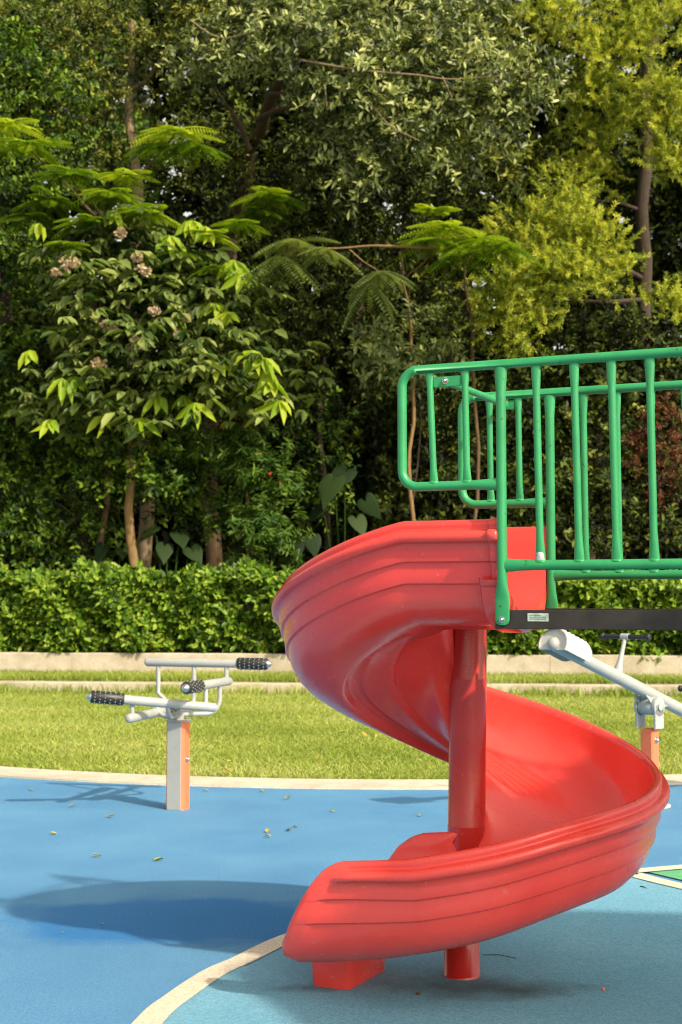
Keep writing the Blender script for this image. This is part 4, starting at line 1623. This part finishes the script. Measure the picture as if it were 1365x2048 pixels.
fine_tree('sapling_foliage', 'thin sapling with pale leaf sprays standing beside the thin brown trunk', [pb(770, 670, 22.4, 45, 30), pb(745, 705, 22.4, 40, 30), pb(845, 665, 22.4, 40, 40), pb(790, 740, 22.6, 40, 40), pb(870, 740, 22.7, 30, 60)],
          120, 9, .26, .13, .055, L_FEATHG, [Vv(at(835, 1060, 22.9)[0], 22.9, .6), at(838, 760, 22.8), at(800, 660, 22.6)], BARK_D, .018, cat='tree', lo=.2)
fine_tree('glossy_creeper_tree', 'dark glossy creeper covered tree behind the green railings', [pb(960, 760, 23.6, 90, 90), pb(1080, 780, 23.4, 90, 90), pb(1180, 760, 23.4, 90, 80), pb(1260, 720, 23.6, 80, 80), pb(1180, 900, 23.2, 100, 90),
          pb(1060, 920, 23.3, 90, 90), pb(1300, 1000, 23.2, 90, 80), pb(1170, 1040, 23.1, 100, 80), pb(950, 900, 23.8, 80, 90), pb(1060, 1050, 23.2, 80, 70), pb(1360, 780, 23.6, 60, 90), pb(1150, 660, 23.6, 90, 70),
          pb(1360, 1080, 23, 70, 60)], 1500, 10, .36, .12, .062, L_DARK, [Vv(at(1190, 1060, 24)[0], 24, .6), at(1195, 900, 24), at(1180, 700, 24)], BARK_D, .10, [(at(1330, 790, 24), at(1345, 700, 23.5), .03)], vj=.6)
fine_tree('bright_leaf_shrub', 'lighter green shrub seen through the gap in the green railings', [pb(1220, 830, 22.9, 35, 30), pb(1130, 850, 23, 35, 60), pb(1150, 980, 22.8, 40, 60), pb(1200, 1080, 22.6, 60, 30), pb(1115, 1050, 22.7, 30, 40)], 150, 9, .25, .10, .05, L_OLIVE,
          [Vv(at(1160, 1080, 23)[0], 23, .5), at(1165, 950, 23), at(1190, 850, 23)], BARK_D, .025, cat='shrub', part='foliage', lo=.2)
fine_tree('red_leaf_shrub', 'shrub with rusty red leaves at the right edge behind the railings', [pb(1320, 850, 22.8, 50, 60), pb(1290, 930, 22.8, 45, 50), pb(1350, 940, 22.7, 50, 60), pb(1250, 880, 22.9, 35, 40), pb(1335, 1000, 22.7, 45, 40)], 260, 12, .2, .075, .03, L_RED,
          [Vv(at(1320, 1080, 23)[0], 23, .5), at(1325, 950, 23), at(1320, 860, 22.9)], BARK_D, .03, cat='shrub', part='foliage', lo=.2)
fine_tree('dim_undergrowth_shrub', 'dim leafy shrub in the shade left of the flowering tree trunk', [pb(40, 960, 23, 100, 80), pb(140, 1060, 22.8, 90, 60), pb(30, 1080, 22.6, 80, 60), pb(200, 960, 23.4, 90, 70), pb(380, 960, 23.6, 90, 80), pb(90, 870, 23.4, 90, 60), pb(340, 930, 22.9, 60, 60), pb(190, 920, 22.8, 60, 60), pb(320, 860, 22.8, 60, 40), pb(225, 930, 21.9, 55, 40), pb(310, 935, 21.85, 60, 38), pb(430, 980, 23, 60, 90), pb(640, 900, 23.8, 60, 110)],
          1250, 10, .33, .10, .052, L_DEEP, [Vv(at(90, 1120, 23.2)[0], 23.2, .5), at(95, 1000, 23.2), at(60, 880, 23.2)], BARK_D, .04, [(at(20, 960, 22.6), at(180, 1050, 22.5), .018), (at(120, 990, 22.6), at(260, 1030, 22.5), .014)],
          cat='shrub', part='foliage', vj=.5)


# ---- elephant ears
def taro(label, base_px, leaves):
    b0 = at(base_px[0], base_px[1], base_px[2])
    b0[2] = .5
    t = empty('elephant_ear_plant', b0, label, 'plant')
    for (px, py, Yd, Ls, yaw, pit) in leaves:
        c0 = at(px, py, Yd + .7)
        pit *= rng.uniform(.35, 1.1)
        yaw += rng.normal(0, .35)
        Ls *= .8
        d = Vv(math.sin(yaw) * math.cos(pit), -math.cos(yaw) * math.cos(pit) * .6, -math.sin(pit))
        d /= np.linalg.norm(d)
        nn = Vv(rng.normal(-.1, .45), -.55, .75)
        nn -= d * np.dot(nn, d)
        nn /= np.linalg.norm(nn)
        sd_ = np.cross(d, nn)
        outl = [(-.06, .0), (-.30, .16), (-.34, .30), (-.22, .42), (0, .46), (.25, .42), (.5, .30), (.75, .14), (1.0, 0)]
        V = []
        rows = []
        for (a_, b_) in outl:
            wv = .03 * math.sin(a_ * 9 + yaw)
            rows.append((a_, b_, wv))
        m = MB()
        vs, fs = [], []
        for (a_, b_, wv) in rows:
            dr = -.18 * max(0, a_) ** 2
            mid_a = max(a_, -.06)
            vs.append(c0 + (d * mid_a + nn * dr) * Ls)
            vs.append(c0 + (d * a_ + sd_ * b_ * .55 + nn * (dr + .05 * b_ * 2)) * Ls)
            vs.append(c0 + (d * a_ + sd_ * b_ + nn * (dr + wv)) * Ls)
            vs.append(c0 + (d * a_ - sd_ * b_ * .55 + nn * (dr + .05 * b_ * 2)) * Ls)
            vs.append(c0 + (d * a_ - sd_ * b_ + nn * (dr - wv)) * Ls)
        for i in range(len(rows) - 1):
            o, p = i * 5, (i + 1) * 5
            fs += [(o, o + 1, p + 1, p), (o + 1, o + 2, p + 2, p + 1), (o, p, p + 3, o + 3), (o + 3, p + 3, p + 4, o + 4)]
        m.add(vs, fs, True)
        o = m.build('leaf', L_TARO, t)
        at_ = o.data.attributes.new('leafvar', 'FLOAT', 'FACE')
        at_.data.foreach_set('value', np.full(len(o.data.polygons), rng.random(), dtype=np.float32))
        m = MB()
        pts = [c0, c0 + Vv((b0[0] - c0[0]) * .2, .06, -.12), c0 + Vv((b0[0] - c0[0]) * .7, (b0[1] - c0[1]) * .7, (b0[2] - c0[2]) * .6), b0]
        m.tube(pts, [.010, .012, .016, .02], 8)
        m.build('stalk', L_WHORL, t)
    return t


taro('large dim elephant ear plant left of the thin brown trunk', (690, 1120, 23.6), [(665, 965, 22.0, .62, -.3, .9), (690, 945, 22.3, .55, .2, .8), (735, 1005, 21.9, .45, .5, .8), (715, 1040, 21.8, .42, -.2, .9), (640, 1020, 22.2, .45, -.6, .9)])
taro('elephant ear plant right of the flowering tree trunk', (340, 1130, 22.4), [(305, 1060, 21.9, .45, -.5, .9), (360, 1070, 21.9, .45, .1, .9), (385, 1100, 21.8, .42, .5, .8), (330, 1095, 21.8, .4, -.1, .8)])
taro('elephant ear plant left of the flowering tree trunk', (215, 1130, 22.4), [(205, 1095, 21.8, .36, -.4, .8), (245, 1100, 21.8, .34, .5, .8), (150, 1110, 21.9, .34, -.6, .7)])
taro('elephant ear plant between whorled shrub and slide', (540, 1140, 22.3), [(470, 1105, 21.8, .38, -.3, .8), (545, 1085, 21.8, .42, -.2, .8), (590, 1090, 21.8, .42, .4, .8), (625, 1080, 21.9, .4, .3, .9)])

# ---- fallen leaves on floor and lawn
protos = []
for k in range(3):
    lv = Leaves()
    lv.add(np.array([[-.5, 0, .05]]), np.array([[1., 0, 0]]), np.array([[0, 0, 1.]]), 1.0, .52, -.18 + .1 * k, .32, .5 * k)
    me = lv.build('fallen_leaf', YELF)
    protos.append(me.data)
    bpy.data.objects.remove(me)
litter = [(222, 1636), (107, 1670), (318, 1722), (535, 1665), (536, 1675), (580, 1661), (578, 1663), (665, 1625), (842, 1633), (195, 1715), (188, 1754), (592, 1655), (145, 1615), (62, 1582),
          (577, 1595), (575, 1600), (205, 1850), (305, 1831), (525, 1584), (412, 1583), (545, 1838), (70, 1845), (125, 1868)]
for i, (px, py) in enumerate(litter):
    p = gnd(px, py)
    o = bpy.data.objects.new('fallen_leaf', protos[i % 3])
    col.objects.link(o)
    s_ = .038 + .022 * random.random()
    if i in (0, 2):
        s_ = .06
    if py > 1730:
        s_ = .017
    o.location = (p[0], p[1], .004)
    o.rotation_euler = (random.uniform(-.15, .15), random.uniform(-.15, .15), random.random() * 6.28)
    o.scale = (s_, s_, s_)
    tag(o, 'small yellowish fallen leaf lying on the blue rubber floor', 'leaf', 'fallen leaves on the rubber floor')
lawn_l = [(455, 1550), (460, 1530), (515, 1477), (728, 1475), (755, 1478), (685, 1470), (620, 1462), (590, 1453), (230, 1515), (640, 1520), (560, 1440), (1255, 1450), (300, 1500), (480, 1392), (140, 1365)]
for i, (px, py) in enumerate(lawn_l):
    p = gnd(px, py, .03)
    o = bpy.data.objects.new('fallen_leaf', protos[i % 3])
    col.objects.link(o)
    s_ = .06 + .03 * random.random()
    o.location = (p[0], p[1], .05 if py > 1380 else .17)
    o.rotation_euler = (random.uniform(-.3, .3), random.uniform(-.3, .3), random.random() * 6.28)
    o.scale = (s_, s_, s_)
    tag(o, 'dry yellow fallen leaf lying in the lawn grass', 'leaf', 'fallen leaves on the lawn')
tw = MB()
tw.tube([gnd(966, 1913) + Vv(0, 0, .006), gnd(1000, 1914) + Vv(0, 0, .008), gnd(1034, 1920) + Vv(0, 0, .006)], [.0012, .0015, .001], 6)
tag(tw.build('twig', BARK_D), 'thin bent dark twig on the floor right of the slide leg', 'twig')
tw = MB()
tw.tube([gnd(1281, 1775) + Vv(0, 0, .006), gnd(1287, 1777) + Vv(0, 0, .009), gnd(1293, 1779) + Vv(0, 0, .006)], [.002, .0026, .0015], 6)
tag(tw.build('twig', BARK_D), 'tiny dark twig on the pale floor near the beige lines', 'twig')
pbm = MB()
pp = gnd(1207, 1983)
pbm.ball(pp + Vv(0, 0, .008), .0065, 8, (1, .8, .9))
tag(pbm.build('pebble', ORANGE), 'tiny orange brown pebble on the shaded floor at lower right', 'pebble')
pp = gnd(837, 1992)
pbm = MB()
pbm.ball(pp + Vv(0, 0, .008), .007, 8, (1.2, .8, .8))
tag(pbm.build('pebble', BARK_B), 'tiny dark brown seed on the floor below the slide', 'seed')
